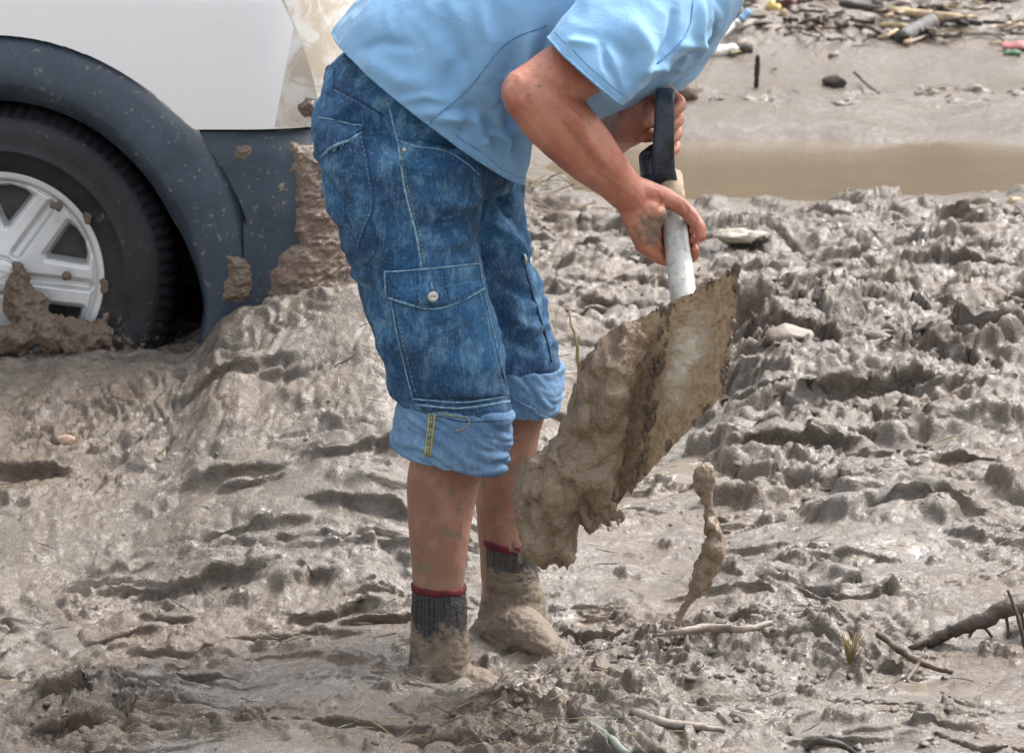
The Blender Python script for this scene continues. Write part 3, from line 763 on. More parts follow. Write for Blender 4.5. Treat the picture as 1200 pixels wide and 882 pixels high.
def fill_poly(poly, n, rmin, rmax, Yf, seed, e=(1, 1, 1)):
    r = random.Random(seed); lp = np.array(poly, float); x0, y0 = lp.min(0); x1, y1 = lp.max(0); out = []
    while len(out) < n:
        x, y = r.uniform(x0, x1), r.uniform(y0, y1); s = -float(poly_sdf(np.array([[x, y]]), lp)[0])
        if s < 2: continue
        rad = min(s, r.uniform(rmin, rmax)); Y = Yf(x, y, s, r); out.append((P(x, y, Y), rad * PXM(Y), (e[0] * r.uniform(.85, 1.15), e[1], e[2] * r.uniform(.85, 1.15))))
    return out
bl = fill_poly([(14, 303), (27, 306), (36, 330), (52, 352), (88, 372), (112, 372), (120, 352), (132, 354), (134, 380), (142, 402), (140, 420), (-20, 425), (-14, 400), (4, 372), (3, 352), (2, 338), (14, 322)], 110, 6, 18, lambda x, y, s, r: YC - .008 - .0008 * min(s, 30) - .015 * r.random() - .0005 * max(0, y - 370), 3)
bl += [(P(x, y, YC - .02), r * KC, (1, 1, 1)) for x, y, r in ((20, 311, 7), (22, 318, 9), (19, 327, 11), (27, 331, 10), (16, 340, 13), (32, 343, 12), (44, 352, 11), (24, 354, 16))]
o = mud_lumps('mud_clump', bl, .004, .016, 71, M_clod, None, 24., (1, 1, 1), 5); tag(o, 'brown clump of mud lying against the alloy wheel of the car', 'mud')
for q, (px, py, a, b) in enumerate(((66, 241, 8, 5), (104, 255, 5, 8), (78, 323, 4, 3), (123, 335, 4, 9))):
    bl = [(P(px + rnd.uniform(-a, a) * .6, py + rnd.uniform(-b, b) * .6, YC + .012), 4.5 * KC, (1, .8, 1)) for k in range(6)]
    mud_lumps('mud_splat', bl, .0022, .003, 80 + q, M_clod, car, 60., smooth=3)
# ------------------------------------------------------------------ person shovelling
def skin_material():
    n = NT('sunburnt_skin'); co = n.coord(); a = n.noise(14, 5, .6, co); b = n.noise(90, 5, .7, co); g = n.noise(320, 3, .6, co); leg = n.attr('leg'); dirt = n.attr('dirt')
    c = n.mix(n.ramp(a, .3, .7), (.40, .14, .088), (.53, .24, .162)); c2 = n.mix(n.ramp(a, .35, .7), (.27, .13, .092), (.39, .21, .155))
    c = n.mix(leg, c, c2); c = n.mix(n.ramp(b, .50, .72, 0, .42), c, (.22, .085, .06))
    c = n.mix(n.math('MULTIPLY', leg, n.ramp(b, .57, .64, 0, .55)), c, (.17, .125, .10))
    f = n.ramp(n.math('ADD', dirt, n.math('MULTIPLY', n.math('SUBTRACT', b, .5), 1.1)), .45, .75)
    c = n.mix(f, c, (.21, .16, .115))
    h = n.math('ADD', n.math('MULTIPLY', b, .6), n.math('MULTIPLY', g, .4))
    return n.out(c, n.ramp(a, .3, .7, .34, .52), n.bump(h, .0026), Subsurface_Weight=.12, Subsurface_Radius=(.012, .004, .002), Subsurface_Scale=.5)
def denim(name, dark, mid, pale, fade=.5):
    n = NT(name); co = n.coord(); slub = n.noise(1.0, 4, .7, n.coord((420, 420, 38))); w2 = n.noise(1.0, 3, .6, n.coord((60, 60, 600)))
    big = n.noise(6.5, 4, .6, co, .4); mid_ = n.noise(1.0, 5, .7, n.coord((34, 34, 17)), .4); fin = n.noise(150, 5, .7, co)
    c = n.mix(n.ramp(big, .35, .68), dark, mid)
    c = n.mix(n.math('MULTIPLY', n.ramp(mid_, .46, .72), n.ramp(big, .3, .6, .15, fade)), c, pale)
    t = n.math('ADD', n.math('MULTIPLY', slub, .5), n.math('ADD', n.math('MULTIPLY', w2, .2), n.math('MULTIPLY', fin, .3)))
    c = n.mix(n.ramp(t, .50, .68, 0, .55), c, pale); c = n.mix(n.ramp(t, .50, .36, 0, .55), c, tuple(v * .45 for v in dark))
    sp = n.noise(34, 5, .75, co, 1.2); f = n.math('MULTIPLY', n.ramp(sp, .72, .76), n.ramp(n.noise(4, 2, .5, co), .52, .6)); c = n.mix(n.math('MULTIPLY', f, .8), c, (.62, .68, .72))
    return n.out(c, .85, n.bump(t, .003))
def cotton(name, a, b):
    n = NT(name); co = n.coord(); big = n.noise(5, 5, .6, co); fin = n.noise(260, 4, .7, co); cr = n.noise(24, 4, .6, co, 1.5)
    c = n.mix(n.ramp(big, .3, .7), a, b); c = n.mix(n.ramp(fin, .5, .7, 0, .25), c, tuple(v * .72 for v in a))
    sp = n.noise(60, 4, .75, co); c = n.mix(n.ramp(sp, .70, .75, 0, .6), c, (.20, .175, .145))
    h = n.math('ADD', n.math('MULTIPLY', fin, .12), n.math('MULTIPLY', cr, .5))
    return n.out(c, .8, n.bump(h, .003), Sheen_Weight=.15)
M_skin = skin_material()
M_denim = denim('worn_blue_denim', (.010, .050, .128), (.028, .130, .285), (.24, .46, .64), .62)
M_denim_in = denim('denim_inside', (.10, .21, .37), (.15, .285, .46), (.32, .47, .62), .6)
M_shirt = cotton('pale_blue_cotton', (.20, .41, .665), (.25, .475, .715))
M_fray = simple('faded_denim_edge', (.20, .34, .47), .9, .45, 160, .0008, 400); M_thread = simple('dark_blue_thread', (.02, .05, .10), .9, .3, 200, 0)
M_gold = simple('yellow_stitching', (.36, .34, .16), .9, .4, 220, .001, 500); M_metal = simple('grey_metal_stud', (.5, .5, .5), .35, .3, 60, .0004, 200, Metallic=.7)
M_red = simple('red_sock_band', (.11, .011, .017), .9, .45, 60, .0015, 350)
M_btn = simple('button', (.62, .62, .6), .4, .2, 60, 0)
feet = P(515, 790, 6.0)
person = empty('person', (feet.x, 6.05, 0))
tag(person, 'person in light blue shirt and rolled up jeans bending forward to shovel mud', 'person')
# --- shovel axes (the hands need them)
S0 = P(786, 224, 5.955); S1 = P(803, 364, 5.815); SAX = (S1 - S0).normalized(); SR = .0212
T1 = P(781, 117, 6.0); T2 = P(777, 178, 6.075); BAX = (T2 - T1).normalized(); BR_ = .014
def frame(ax):
    e1 = Vector((1, 0, 0)); e1 = (e1 - ax * e1.dot(ax)).normalized(); e2 = ax.cross(e1)
    if e2.y > 0: e2 = -e2
    return e1, e2
def around(c, ax, r, deg):
    e1, e2 = frame(ax); return c + e1 * (r * math.cos(R(deg))) + e2 * (r * math.sin(R(deg)))
def folds(co, no, lines, base=0):
    d = np.zeros(len(co), np.float32) + base
    for pts, w, amp in lines:
        pts = [np.array(p) for p in pts]; m = np.full(len(co), 9., np.float32); tt = m * 0
        n = len(pts) - 1
        for i in range(n):
            a, b = pts[i], pts[i + 1]; ba = b - a; h = np.clip(((co - a) @ ba) / (ba @ ba), 0, 1); q = np.linalg.norm(co - a - h[:, None] * ba, axis=1)
            s = q < m; m = np.where(s, q, m); tt = np.where(s, (i + h) / n, tt)
        d += amp * np.exp(-(m / w) ** 2) * np.sin(np.pi * np.clip(tt * .96 + .02, 0, 1)) ** .6
    return d
BV = []; BF = []
def cap(pts, rad, **k): capsule(BV, BF, [P(*p) if not isinstance(p, Vector) else p for p in pts], rad, **k)
# legs
cap([(470, 165, 6.03), (505, 300, 6.0), (536, 445, 5.985), (520, 560, 6.0), (515, 620, 6.0), (514, 690, 6.0), (515, 770, 6.0), (518, 815, 6.0)], [.085, .08, .062, .0615, .0525, .043, .041, .04], seg=24)
cap([(515, 815, 6.03), (560, 825, 5.98), (600, 835, 5.96)], [.04, .04, .03])
cap([(520, 170, 6.19), (560, 300, 6.2), (604, 440, 6.2), (598, 500, 6.2), (590, 570, 6.2), (590, 640, 6.2), (593, 700, 6.19), (590, 735, 6.18)], [.075, .075, .062, .053, .05, .043, .042, .04], seg=24)
cap([(578, 740, 6.18), (608, 744, 6.13), (628, 750, 6.09)], [.03, .03, .02])
# trunk, neck, head (these are above the frame)
cap([(470, 150, 6.11), (480, 110, 6.11), (560, 60, 6.09), (680, 10, 6.08), (780, -25, 6.08)], [.115, .12, .12, .125, .11], seg=24)
cap([(790, -50, 5.98), (795, -50, 6.2)], [.05, .05]); cap([(780, -45, 6.08), (840, -75, 6.08), (895, -98, 6.08)], [.07, .055, .055])
hc = P(925, -128, 6.08)
for dx, dz, r in ((-.015, .025, .088), (.02, .0, .085), (.05, -.035, .062), (.068, -.06, .04)): cap([hc + Vector((dx, -.012, dz)), hc + Vector((dx, .012, dz))], [r, r])
cap([hc + Vector((.10, 0, -.005)), hc + Vector((.118, 0, -.045))], [.012, .017])
for s in (-1, 1): cap([hc + Vector((-.01, s * .088, .015)), hc + Vector((-.012, s * .096, -.02))], [.018, .014]); cap([hc + Vector((.088, s * .012, .012)), hc + Vector((.080, s * .045, .012))], [.013, .010])
# near arm
cap([(780, -5, 5.93), (725, 45, 5.84), (655, 92, 5.775), (618, 108, 5.75)], [.045, .052, .052, .042], seg=20)
cap([(604, 108, 5.75), (622, 112, 5.75)], [.018, .04])
cap([(622, 112, 5.75), (650, 138, 5.765), (690, 180, 5.80), (716, 206, 5.83), (737, 228, 5.85)], [.046, .0545, .047, .037, .0315], seg=20)
# near hand on the shaft
W = (738, 230, 5.855)
mc = [(770, 250, 5.868), (763, 263, 5.864), (757, 275, 5.866), (753, 287, 5.872)]
for i, m in enumerate(mc):
    cap([W, ((W[0] + m[0]) / 2 - 2, (W[1] + m[1]) / 2 + 1, 5.85), m], [.026, .0185, .0155 - .001 * i])
    s = (S1 - S0).length * (.275 + .082 * i); c = S0 + SAX * s; rf = .0095 - .0008 * (i == 3)
    j1 = around(c, SAX, SR + .013, 205); j2 = around(c, SAX, SR + rf, 262); j3 = around(c, SAX, SR + rf, 325); j4 = around(c, SAX, SR + rf * .9, 15 if i else 30)
    cap([m, j1], [.0135, rf * 1.15]); cap([j1, j2, j3, j4], [rf * 1.15, rf * 1.05, rf, rf * .85])
cap([(742, 222, 5.85), (760, 226, 5.862), (779, 231, 5.884)], [.024, .0205, .0165]); cap([(779, 231, 5.884), (800, 243, 5.893), (812, 256, 5.884)], [.0165, .0145, .013]); cap([(812, 256, 5.884), (819, 266, 5.875), (821, 277, 5.868)], [.0125, .0118, .0095])
cap([(758, 245, 5.855), (772, 250, 5.862)], [.021, .014])
# far arm and hand on the grip
cap([(805, 0, 6.24), (760, 80, 6.27), (695, 165, 6.29)], [.06, .052, .044], seg=18)
cap([(690, 166, 6.29), (705, 160, 6.22), (722, 152, 6.15), (738, 148, 6.10)], [.043, .046, .040, .034], seg=18)
fw = P(738, 148, 6.10)
for i in range(4):
    c = T1 + (T2 - T1) * (.06 + .275 * i); rf = .0098 - .0006 * i
    m = around(c, BAX, .040, 222); j1 = around(c, BAX, BR_ + .011, 285); j2 = around(c, BAX, BR_ + rf, 2); j3 = around(c, BAX, BR_ + rf, 72); j4 = around(c, BAX, BR_ + rf, 128)
    cap([fw, (fw + m) / 2, m], [.03, .022, .015]); cap([m, j1], [.014, rf * 1.12]); cap([j1, j2, j3, j4], [rf * 1.12, rf * 1.08, rf, rf * .88])
cap([(738, 140, 6.085), (749, 118, 6.06), (757, 112, 6.03)], [.026, .018, .0145]); cap([(757, 112, 6.03), (761, 126, 6.0), (760, 142, 5.98)], [.0135, .0125, .0105])
bme = union(BV, BF, .003, 3, 'body')
co = get_co(bme); no = get_no(bme)
d = .0016 * fbm3(co * 30, 4, 3); 
near_hand = np.exp(-(np.linalg.norm(co - np.array(P(775, 268, 5.86)), axis=1) / .05) ** 2)
bb0 = bvh_of(bme)
AL = [([(640, 120), (668, 158), (700, 200), (720, 218)], .010, -.0045), ([(618, 140), (660, 182), (700, 214)], .012, .003), ([(668, 128), (690, 165), (715, 198)], .010, .003), ([(600, 98), (596, 112), (606, 126)], .010, .006), ([(622, 92), (614, 110), (622, 126)], .006, -.003), ([(640, 98), (660, 108), (684, 104)], .007, -.004), ([(690, 190), (722, 214), (745, 232)], .0028, .0016), ([(660, 150), (684, 188), (706, 206)], .003, .0012),
      ([(742, 240), (754, 256), (760, 270)], .003, .0018), ([(748, 236), (760, 250), (768, 260)], .003, .0016), ([(742, 250), (748, 268), (753, 284)], .003, .0016), ([(770, 228), (776, 238), (772, 246)], .003, -.003), ([(800, 236), (806, 246), (802, 254)], .0025, -.0022), ([(810, 250), (816, 256), (812, 264)], .002, -.0018)]
d = d + folds(co, no, [([hit(bb0, *p)[0] for p in pl], w, a) for pl, w, a in AL])
set_co(bme, co + no * (d + near_hand * .0012 * fbm3(co * 110, 8, 2))[:, None])
leg = (co[:, 2] < .62).astype(np.float32); fattr(bme, 'leg', leg)
farfoot = np.exp(-(np.maximum(co[:, 2] - .0, 0) / .20) ** 2)
dirt = np.maximum(near_hand * .85, leg * (.14 + .42 * sst(.36, .12, co[:, 2]) + .5 * sst(.15, .5, fbm3(co * 16, 12, 3))))
lower_arm = np.exp(-(np.linalg.norm(co - np.array(P(755, 262, 5.85)), axis=1) / .045) ** 2); dirt = np.maximum(dirt, .75 * lower_arm); dirt = np.maximum(dirt, (1 - leg) * .62 * sst(.28, .42, fbm3(co * 42, 15, 3))); fattr(bme, 'dirt', dirt)
body_o = link('body', bme, M_skin, person)
# face details and hair (head is above the frame)
V = []; F = []
for s in (-1, 1):
    c = hc + Vector((.083, s * .03, .0)); capsule(V, F, [c, c + Vector((.002, 0, 0))], [.012, .012], 10, 1); link('eye', mesh('eye', V, F), simple('eye_white', (.5, .48, .45), .2, .2, 50, 0), person); V = []; F = []
pass
V = []; F = []
for dx, dz, r in ((-.03, .04, .092), (.0, .055, .085), (.03, .065, .06)): capsule(V, F, [hc + Vector((dx, -.014, dz)), hc + Vector((dx, .014, dz))], [r, r], 18)
hm = union(V, F, .006, 2, 'hair'); c_ = get_co(hm); set_co(hm, c_ + get_no(hm) * (.006 * fbm3(c_ * np.array([60, 60, 20]), 3, 3))[:, None])
link('hair', hm, simple('dark_hair', (.03, .024, .02), .6, .4, 80, .003, 300), person)

# --- jeans
def ring(L, Rr, Y, dh, seg=40, e=.92):
    a, b = P(*L, Y), P(*Rr, Y); return ellring((a + b) / 2, (b - a) / 2, Vector((0, dh, 0)), seg, e)
def cloth_loft(V, F, rows, sub=5, caps=True, e=.92):
    A = catmull([(*l, *r, y, d) for l, r, y, d in rows], sub); return loft([ring(a[0:2], a[2:4], a[4], a[5], 40, e) for a in A], caps, V, F)
JV = []; JF = []
cloth_loft(JV, JF, [((368, 140), (580, 170), 6.02, .12), ((370, 180), (572, 205), 6.01, .12), ((382, 232), (562, 245), 6.0, .114), ((408, 305), (564, 308), 5.99, .106), ((430, 370), (579, 368), 5.985, .10), ((451, 430), (592, 428), 5.985, .094), ((470, 500), (598, 505), 5.985, .087)])
cloth_loft(JV, JF, [((400, 60), (575, 110), 6.11, .165), ((378, 90), (590, 140), 6.11, .178), ((369, 130), (600, 170), 6.11, .182), ((371, 175), (606, 196), 6.11, .178), ((392, 228), (598, 226), 6.11, .13)])
cloth_loft(JV, JF, [((420, 165), (612, 200), 6.21, .118), ((440, 230), (614, 238), 6.21, .113), ((466, 300), (622, 292), 6.205, .106), ((500, 365), (641, 358), 6.2, .10), ((524, 418), (654, 412), 6.2, .094), ((536, 455), (652, 452), 6.2, .088)])
jme = union(JV, JF, .0042, 6, 'jeans'); co = get_co(jme); no = get_no(jme)
jb = bvh_of(jme)
def on(bvh, pl): return [hit(bvh, *p)[0] for p in pl]
q = co + .03 * np.stack([pn3(co * 7, 61), pn3(co * 7, 62), pn3(co * 7, 63)], 1)
dia = np.stack([q[:, 0] * 5 + q[:, 2] * 4, q[:, 1] * 5, q[:, 2] * 13 - q[:, 0] * 7], 1)
d = .014 * (.28 - np.abs(pn3(dia, 64))) + .008 * (.25 - np.abs(pn3(dia * 2.1 + 5, 65))) + .0025 * fbm3(co * 40, 66, 3)
JF_ = [([(562, 232), (540, 240), (505, 238)], .012, .010), ([(560, 250), (530, 262), (490, 268)], .010, -.007), ([(560, 268), (535, 282), (500, 288)], .010, .006), ([(578, 215), (590, 235), (600, 262)], .010, -.009),
       ([(575, 262), (600, 280), (618, 300)], .012, .008), ([(585, 330), (610, 345), (636, 352)], .010, -.006), ([(590, 370), (620, 385), (645, 380)], .010, .008), ([(380, 205), (400, 240), (412, 285)], .010, -.006),
       ([(395, 190), (420, 230), (430, 280)], .010, .005), ([(440, 395), (460, 430), (470, 455)], .010, .008), ([(425, 330), (440, 370), (458, 400)], .012, -.006), ([(460, 190), (500, 200), (545, 198)], .012, .006), ([(600, 400), (625, 410), (652, 405)], .009, -.006)]
hem_n = P(530, 480, 5.985).z; hem_f = P(600, 436, 6.2).z
d = d + folds(co, no, [(on(jb, pl), w, a * 1.5) for pl, w, a in JF_])
low = np.where(co[:, 1] < 6.09, sst(hem_n + .012, hem_n - .012, co[:, 2] + (co[:, 0] + .1) * .12), sst(hem_f + .012, hem_f - .012, co[:, 2])); d = d * (1 - low) - .012 * low
set_co(jme, co + no * d[:, None]); jeans = link('jeans', jme, M_denim, person); jb = bvh_of(jme)
def bvh_join(*ms):
    V = []; F = []
    for m in ms:
        o = len(V); V += [v.co.copy() for v in m.vertices]; F += [tuple(i + o for i in p.vertices) for p in m.polygons]
    return BVHTree.FromPolygons(V, F)
def seam(name, bvh, pl, r, mat, parent, lift=.0, step=6, seg=6, flat=.7):
    A = catmull(pl, max(2, step)); pts = []
    for a in A:
        l, n = hit(bvh, a[0], a[1]); pts.append(l + n * lift)
    V, F = loft(tube_rings(pts, r, seg), True); return link(name, mesh(name, V, F), mat, parent)
def stitches(name, bvh, pl, mat, parent, L=3.2, gap=2.2, r=.0007, lift=.0008):
    A = [np.array(p, float) for p in catmull(pl, 12)]; V = []; F = []; pos = 0; acc = [0]
    for i in range(1, len(A)): acc.append(acc[-1] + np.linalg.norm(A[i] - A[i - 1]))
    X = [a[0] for a in A]; Y = [a[1] for a in A]
    while pos + L < acc[-1]:
        pts = []
        for t in (pos, pos + L):
            l, n = hit(bvh, float(np.interp(t, acc, X)), float(np.interp(t, acc, Y))); pts.append(l + n * lift)
        loft(tube_rings(pts, r, 4), True, V, F); pos += L + gap
    o = link(name, mesh(name, V, F), mat, parent); o['kind'] = 'stuff'; return o
def cloth_patch(name, bvh, tl, tr, br, bl, th, mat, parent, nu=26, nv=26, sag=0., puff=.0, seed=0, lift=.0):
    V = []; F = []; gridv = {}
    for j in range(-1, nv + 2):
        for i in range(-1, nu + 2):
            u = min(max(i / nu, 0), 1); v = min(max(j / nv, 0), 1); edge = i < 0 or j < 0 or i > nu or j > nv
            x = (tl[0] * (1 - u) + tr[0] * u) * (1 - v) + (bl[0] * (1 - u) + br[0] * u) * v
            y = (tl[1] * (1 - u) + tr[1] * u) * (1 - v) + (bl[1] * (1 - u) + br[1] * u) * v + sag * 4 * u * (1 - u) * v
            l, n = hit(bvh, x, y); m = min(u, 1 - u, v, 1 - v)
            h = -.002 if edge else th * (.75 + .25 * min(1, m * 8)) + lift + puff * (math.sin(math.pi * u) * math.sin(math.pi * v)) ** .6 + (.0025 if puff else .0008) * mnoise.noise((x * .05, y * .05, seed)) * min(1, m * 6)
            gridv[(i, j)] = len(V); V.append(l + n * h)
    for j in range(-1, nv + 1):
        for i in range(-1, nu + 1): F.append((gridv[(i, j)], gridv[(i, j + 1)], gridv[(i + 1, j + 1)], gridv[(i + 1, j)]))
    return link(name, mesh(name, V, F), mat, parent)
# cargo pocket on the near thigh, with flap and button
pk = cloth_patch('cargo_pocket', jb, (457, 338), (563, 330), (596, 464), (484, 468), .004, M_denim, jeans, 34, 40, 0, .010, 3); pkb = bvh_join(jme, pk.data)
for pl in ([(459, 350), (466, 392), (484, 466)], [(566, 340), (580, 400), (596, 464)], [(484, 467), (540, 471), (596, 464)]): seam('pocket_edge', pkb, pl, .0015, M_fray, jeans, .0014)
for pl in ([(464, 350), (471, 392), (488, 464)], [(561, 340), (575, 400), (591, 462)]): stitches('stitching', pkb, pl, M_fray, jeans)
fl = cloth_patch('pocket_flap', pkb, (451, 318), (561, 308), (567, 338), (453, 348), .005, M_denim, jeans, 34, 16, 17, .003, 5, .001); fb = bvh_join(jme, pk.data, fl.data)
for pl in ([(451, 319), (505, 315), (561, 309)], [(453, 348), (482, 357), (510, 362), (540, 353), (567, 338)], [(451, 319), (453, 348)], [(561, 309), (567, 338)]): seam('flap_edge', fb, pl, .0016, M_fray, jeans, .0014)
for pl in ([(489, 318), (490, 354)], [(519, 315), (526, 352)], [(456, 345), (510, 357), (564, 336)]): stitches('stitching', fb, pl, M_thread, jeans, r=.0009)
l, n = hit(fb, 507, 347)
V, F = loft(tube_rings([l - n * .002, l + n * .001, l + n * .0035, l + n * .005, l + n * .0045], [.0075, .0092, .009, .0065, .0035], 18), True); link('button', mesh('button', V, F), M_btn, jeans)
seam('buttonhole', fb, [(505, 331), (507, 340)], .0018, M_fray, jeans, .0008)
# back pocket flap, frayed
bp = cloth_patch('back_pocket_flap', jb, (373, 138), (428, 149), (424, 156), (376, 182), .005, M_denim, jeans, 24, 16, 0, .002, 9, .002); bb = bvh_join(jme, bp.data)
seam('frayed_edge', bb, [(376, 182), (388, 173), (402, 166), (414, 162), (424, 156)], .0026, M_fray, jeans, .0014); seam('flap_edge', bb, [(373, 139), (400, 143), (428, 149)], .0013, M_fray, jeans, .0014)
V = []; F = []
for k in range(26):                                                       # loose threads of the frayed edge
    t = rnd.random(); x = 376 + 48 * t; y = 182 - 26 * t ** .9; l, n = hit(bb, x, y - 1); e = l + Vector((rnd.uniform(-.004, .004), -.002, -rnd.uniform(.003, .009))) + n * .003
    loft(tube_rings([l + n * .001, (l + e) / 2 + n * .002, e], .0005, 4), True, V, F)
o = link('loose_threads', mesh('loose_threads', V, F), M_fray, jeans); o['kind'] = 'stuff'
for pl in ([(426, 158), (433, 195), (438, 243), (428, 268), (421, 294)], [(436, 262), (442, 285), (436, 302), (425, 298)]): seam('pocket_seam', jb, pl, .0011, M_thread, jeans, .0002); 
stitches('stitching', jb, [(423, 160), (430, 196), (435, 242), (425, 268), (418, 292)], M_fray, jeans)
seam('side_seam', jb, [(455, 120), (462, 150), (467, 170), (475, 225), (488, 276), (494, 314)], .0022, M_fray, jeans, -.0004); stitches('stitching', jb, [(471, 180), (479, 225), (492, 276), (498, 312)], M_gold, jeans)
seam('front_pocket_seam', jb, [(470, 166), (490, 172), (520, 176), (545, 190), (562, 205)], .0013, M_fray, jeans, .0002)
seam('waistband_seam', jb, [(381, 96), (400, 106), (425, 120), (450, 136)], .0016, M_thread, jeans, .0003); stitches('stitching', jb, [(383, 101), (400, 110), (425, 124), (450, 140)], M_fray, jeans)
bl_ = cloth_patch('belt_loop', jb, (383, 76), (393, 80), (391, 114), (381, 108), .004, M_denim, jeans, 6, 10); 
l, n = hit(jb, 474, 175); V, F = loft(tube_rings([l - n * .001, l + n * .002, l + n * .0028], [.0048, .0045, .002], 12), True); link('rivet', mesh('rivet', V, F), M_metal, jeans)
seam('side_seam', jb, [(612, 300), (624, 345), (640, 395), (646, 424)], .003, M_thread, jeans, -.0005); l, n = hit(jb, 613, 303)
V, F = loft(tube_rings([l + n * .002 + Vector((0, 0, .008)), l + n * .006, l + n * .004 - Vector((0, 0, .010))], [.002, .0035, .002], 8), True); link('zip_pull', mesh('zip_pull', V, F), M_metal, jeans)
seam('crotch_seam', jb, [(584, 196), (592, 214), (580, 222)], .0016, M_thread, jeans)
for s_ in ([(487, 474), (540, 478), (597, 470)],): seam('hem_seam', jb, s_, .002, M_fray, jeans)
# paint flecks on the cloth
def flecks(bvh, spots, parent):
    for k, (x, y, a, b) in enumerate(spots):
        mud_patch('paint_fleck', bvh, [(x - a, y - b), (x + a, y - b), (x + a, y + b), (x - a, y + b)], .0006, M_btn, parent, .7, 40 + k, 4., 6)
# rolled cuffs
def cuff(rows, Y, dh, name, seed):
    (tl, tr), (bl2, br2) = rows; A = []
    def at(t, grow): 
        L = (tl[0] * (1 - t) + bl2[0] * t - grow, tl[1] * (1 - t) + bl2[1] * t); Rr = (tr[0] * (1 - t) + br2[0] * t + grow, tr[1] * (1 - t) + br2[1] * t)
        return ring(L, Rr, Y, dh + grow * .0014, 72, .93)
    prof = [(.10, -14), (.03, -9), (-.02, -4), (.0, 0), (.05, 1.6)] + [(t, 1.6 + 1.2 * math.sin(math.pi * t)) for t in np.linspace(.1, .9, 18)] + [(.96, 1.2), (1.0, -.5), (1.01, -3), (.97, -7), (.9, -10)]
    V, F = loft([at(t, g) for t, g in prof], False); me = mesh(name, V, F); me = baked(me, [('SUBSURF', dict(levels=1, render_levels=1))])
    co = get_co(me); no = get_no(me); q = co + .02 * np.stack([pn3(co * 9, seed), pn3(co * 9, seed + 1), pn3(co * 9, seed + 2)], 1)
    dia = np.stack([q[:, 0] * 9 + q[:, 2] * 9, q[:, 1] * 8, q[:, 2] * 22 + q[:, 0] * 13], 1)
    set_co(me, co + no * (.013 * (.25 - np.abs(pn3(dia, seed + 3))) + .007 * (.25 - np.abs(pn3(dia * 2.2, seed + 4))) + .0012 * fbm3(co * 70, seed + 5, 2))[:, None]); return link(name, me, M_denim_in, jeans)
c1 = cuff((((466, 462), (602, 480)), ((459, 524), (592, 554))), 5.985, .092, 'cuff', 71); c1b = bvh_of(c1.data)
c2 = cuff((((545, 424), (658, 429)), ((552, 478), (655, 484))), 6.2, .094, 'cuff', 81); c2b = bvh_of(c2.data)
for dx in (-3, 3.2): seam('cuff_seam', c1b, [(508 + dx, 466), (505 + dx, 500), (501 + dx, 535)], .0022, M_gold, jeans, .0003)
stitches('stitching', c1b, [(508, 466), (505, 500), (501, 535)], M_gold, jeans, 5, 2, .0018)
seam('loose_thread', c1b, [(512, 483), (530, 487), (548, 490), (549, 496), (540, 503), (533, 504)], .0009, M_gold, jeans, .002); seam('fold_seam', c1b, [(512, 487), (545, 494), (597, 492)], .0011, M_thread, jeans, .0)
seam('fold_seam', c2b, [(600, 466), (615, 474), (628, 480)], .0012, M_fray, jeans, .0003)
flecks(jb, [(484, 204, 2, 8), (507, 228, 2, 6), (524, 248, 2, 7), (386, 88, 4, 5), (380, 120, 2, 3), (467, 440, 3, 9), (474, 455, 2, 4)], jeans); flecks(pkb, [(507, 428, 2, 7), (519, 441, 2, 5), (533, 452, 3, 3)], jeans)

# --- shirt: hollow shell, open at hem and sleeves
SV = []; SF = []
SH = [((386, 46), (612, 221), 6.08, .200), ((398, 22), (621, 190), 6.08, .198), ((432, -14), (634, 156), 6.07, .194), ((520, -70), (694, 138), 6.06, .19), ((630, -110), (765, 112), 6.05, .192), ((740, -125), (826, 62), 6.05, .19), ((808, -112), (866, 18), 6.07, .16), ((850, -100), (890, -40), 6.08, .085)]
NS = [((637, 50), (722, 127), 5.765, .070), ((662, 15), (748, 104), 5.785, .078), ((715, -45), (800, 66), 5.85, .088), ((775, -88), (845, 20), 5.95, .09)]
FS = [((724, 66), (792, 110), 6.26, .07), ((748, 30), (832, 70), 6.25, .08), ((775, -20), (858, 20), 6.23, .085), ((790, -70), (862, -20), 6.2, .085)]
cloth_loft(SV, SF, SH, 6, True, 1.0); cloth_loft(SV, SF, NS, 6, True, 1.0); cloth_loft(SV, SF, FS, 6, True, 1.0)
sme = union(SV, SF, .0046, 5, 'shirt')
def open_caps(me, rows_list):
    bm = bmesh.new(); bm.from_mesh(me)
    for q, rows in enumerate(rows_list):
        r = rows[0]; a, b = P(*r[0], r[2]), P(*r[1], r[2]); c = (a + b) / 2; nxt = (P(*rows[1][0], rows[1][2]) + P(*rows[1][1], rows[1][2])) / 2
        n = (b - a).cross(Vector((0, 1, 0))).normalized()
        if n.dot(nxt - c) > 0: n = -n
        c = c - n * .010; rad = max((b - a).length / 2, r[3]) * 1.12
        fs = [f for f in bm.faces if -.02 < (f.calc_center_median() - c).dot(n) < .04 and (f.calc_center_median() - c).length < rad]
        geom = set(fs)
        for f in fs: geom.update(f.verts); geom.update(f.edges)
        bmesh.ops.bisect_plane(bm, geom=list(geom), plane_co=c, plane_no=n, clear_outer=True)
    bmesh.ops.delete(bm, geom=[v for v in bm.verts if not v.link_faces], context='VERTS')
    bm.to_mesh(me); bm.free(); me.update()
open_caps(sme, [SH, NS, FS])
sb = bvh_of(sme); co = get_co(sme); no = get_no(sme)
q = co + .04 * np.stack([pn3(co * 5, 91), pn3(co * 5, 92), pn3(co * 5, 93)], 1)
dia = np.stack([q[:, 0] * 6 + q[:, 2] * 3, q[:, 1] * 6, q[:, 2] * 3 - q[:, 0] * 2], 1)
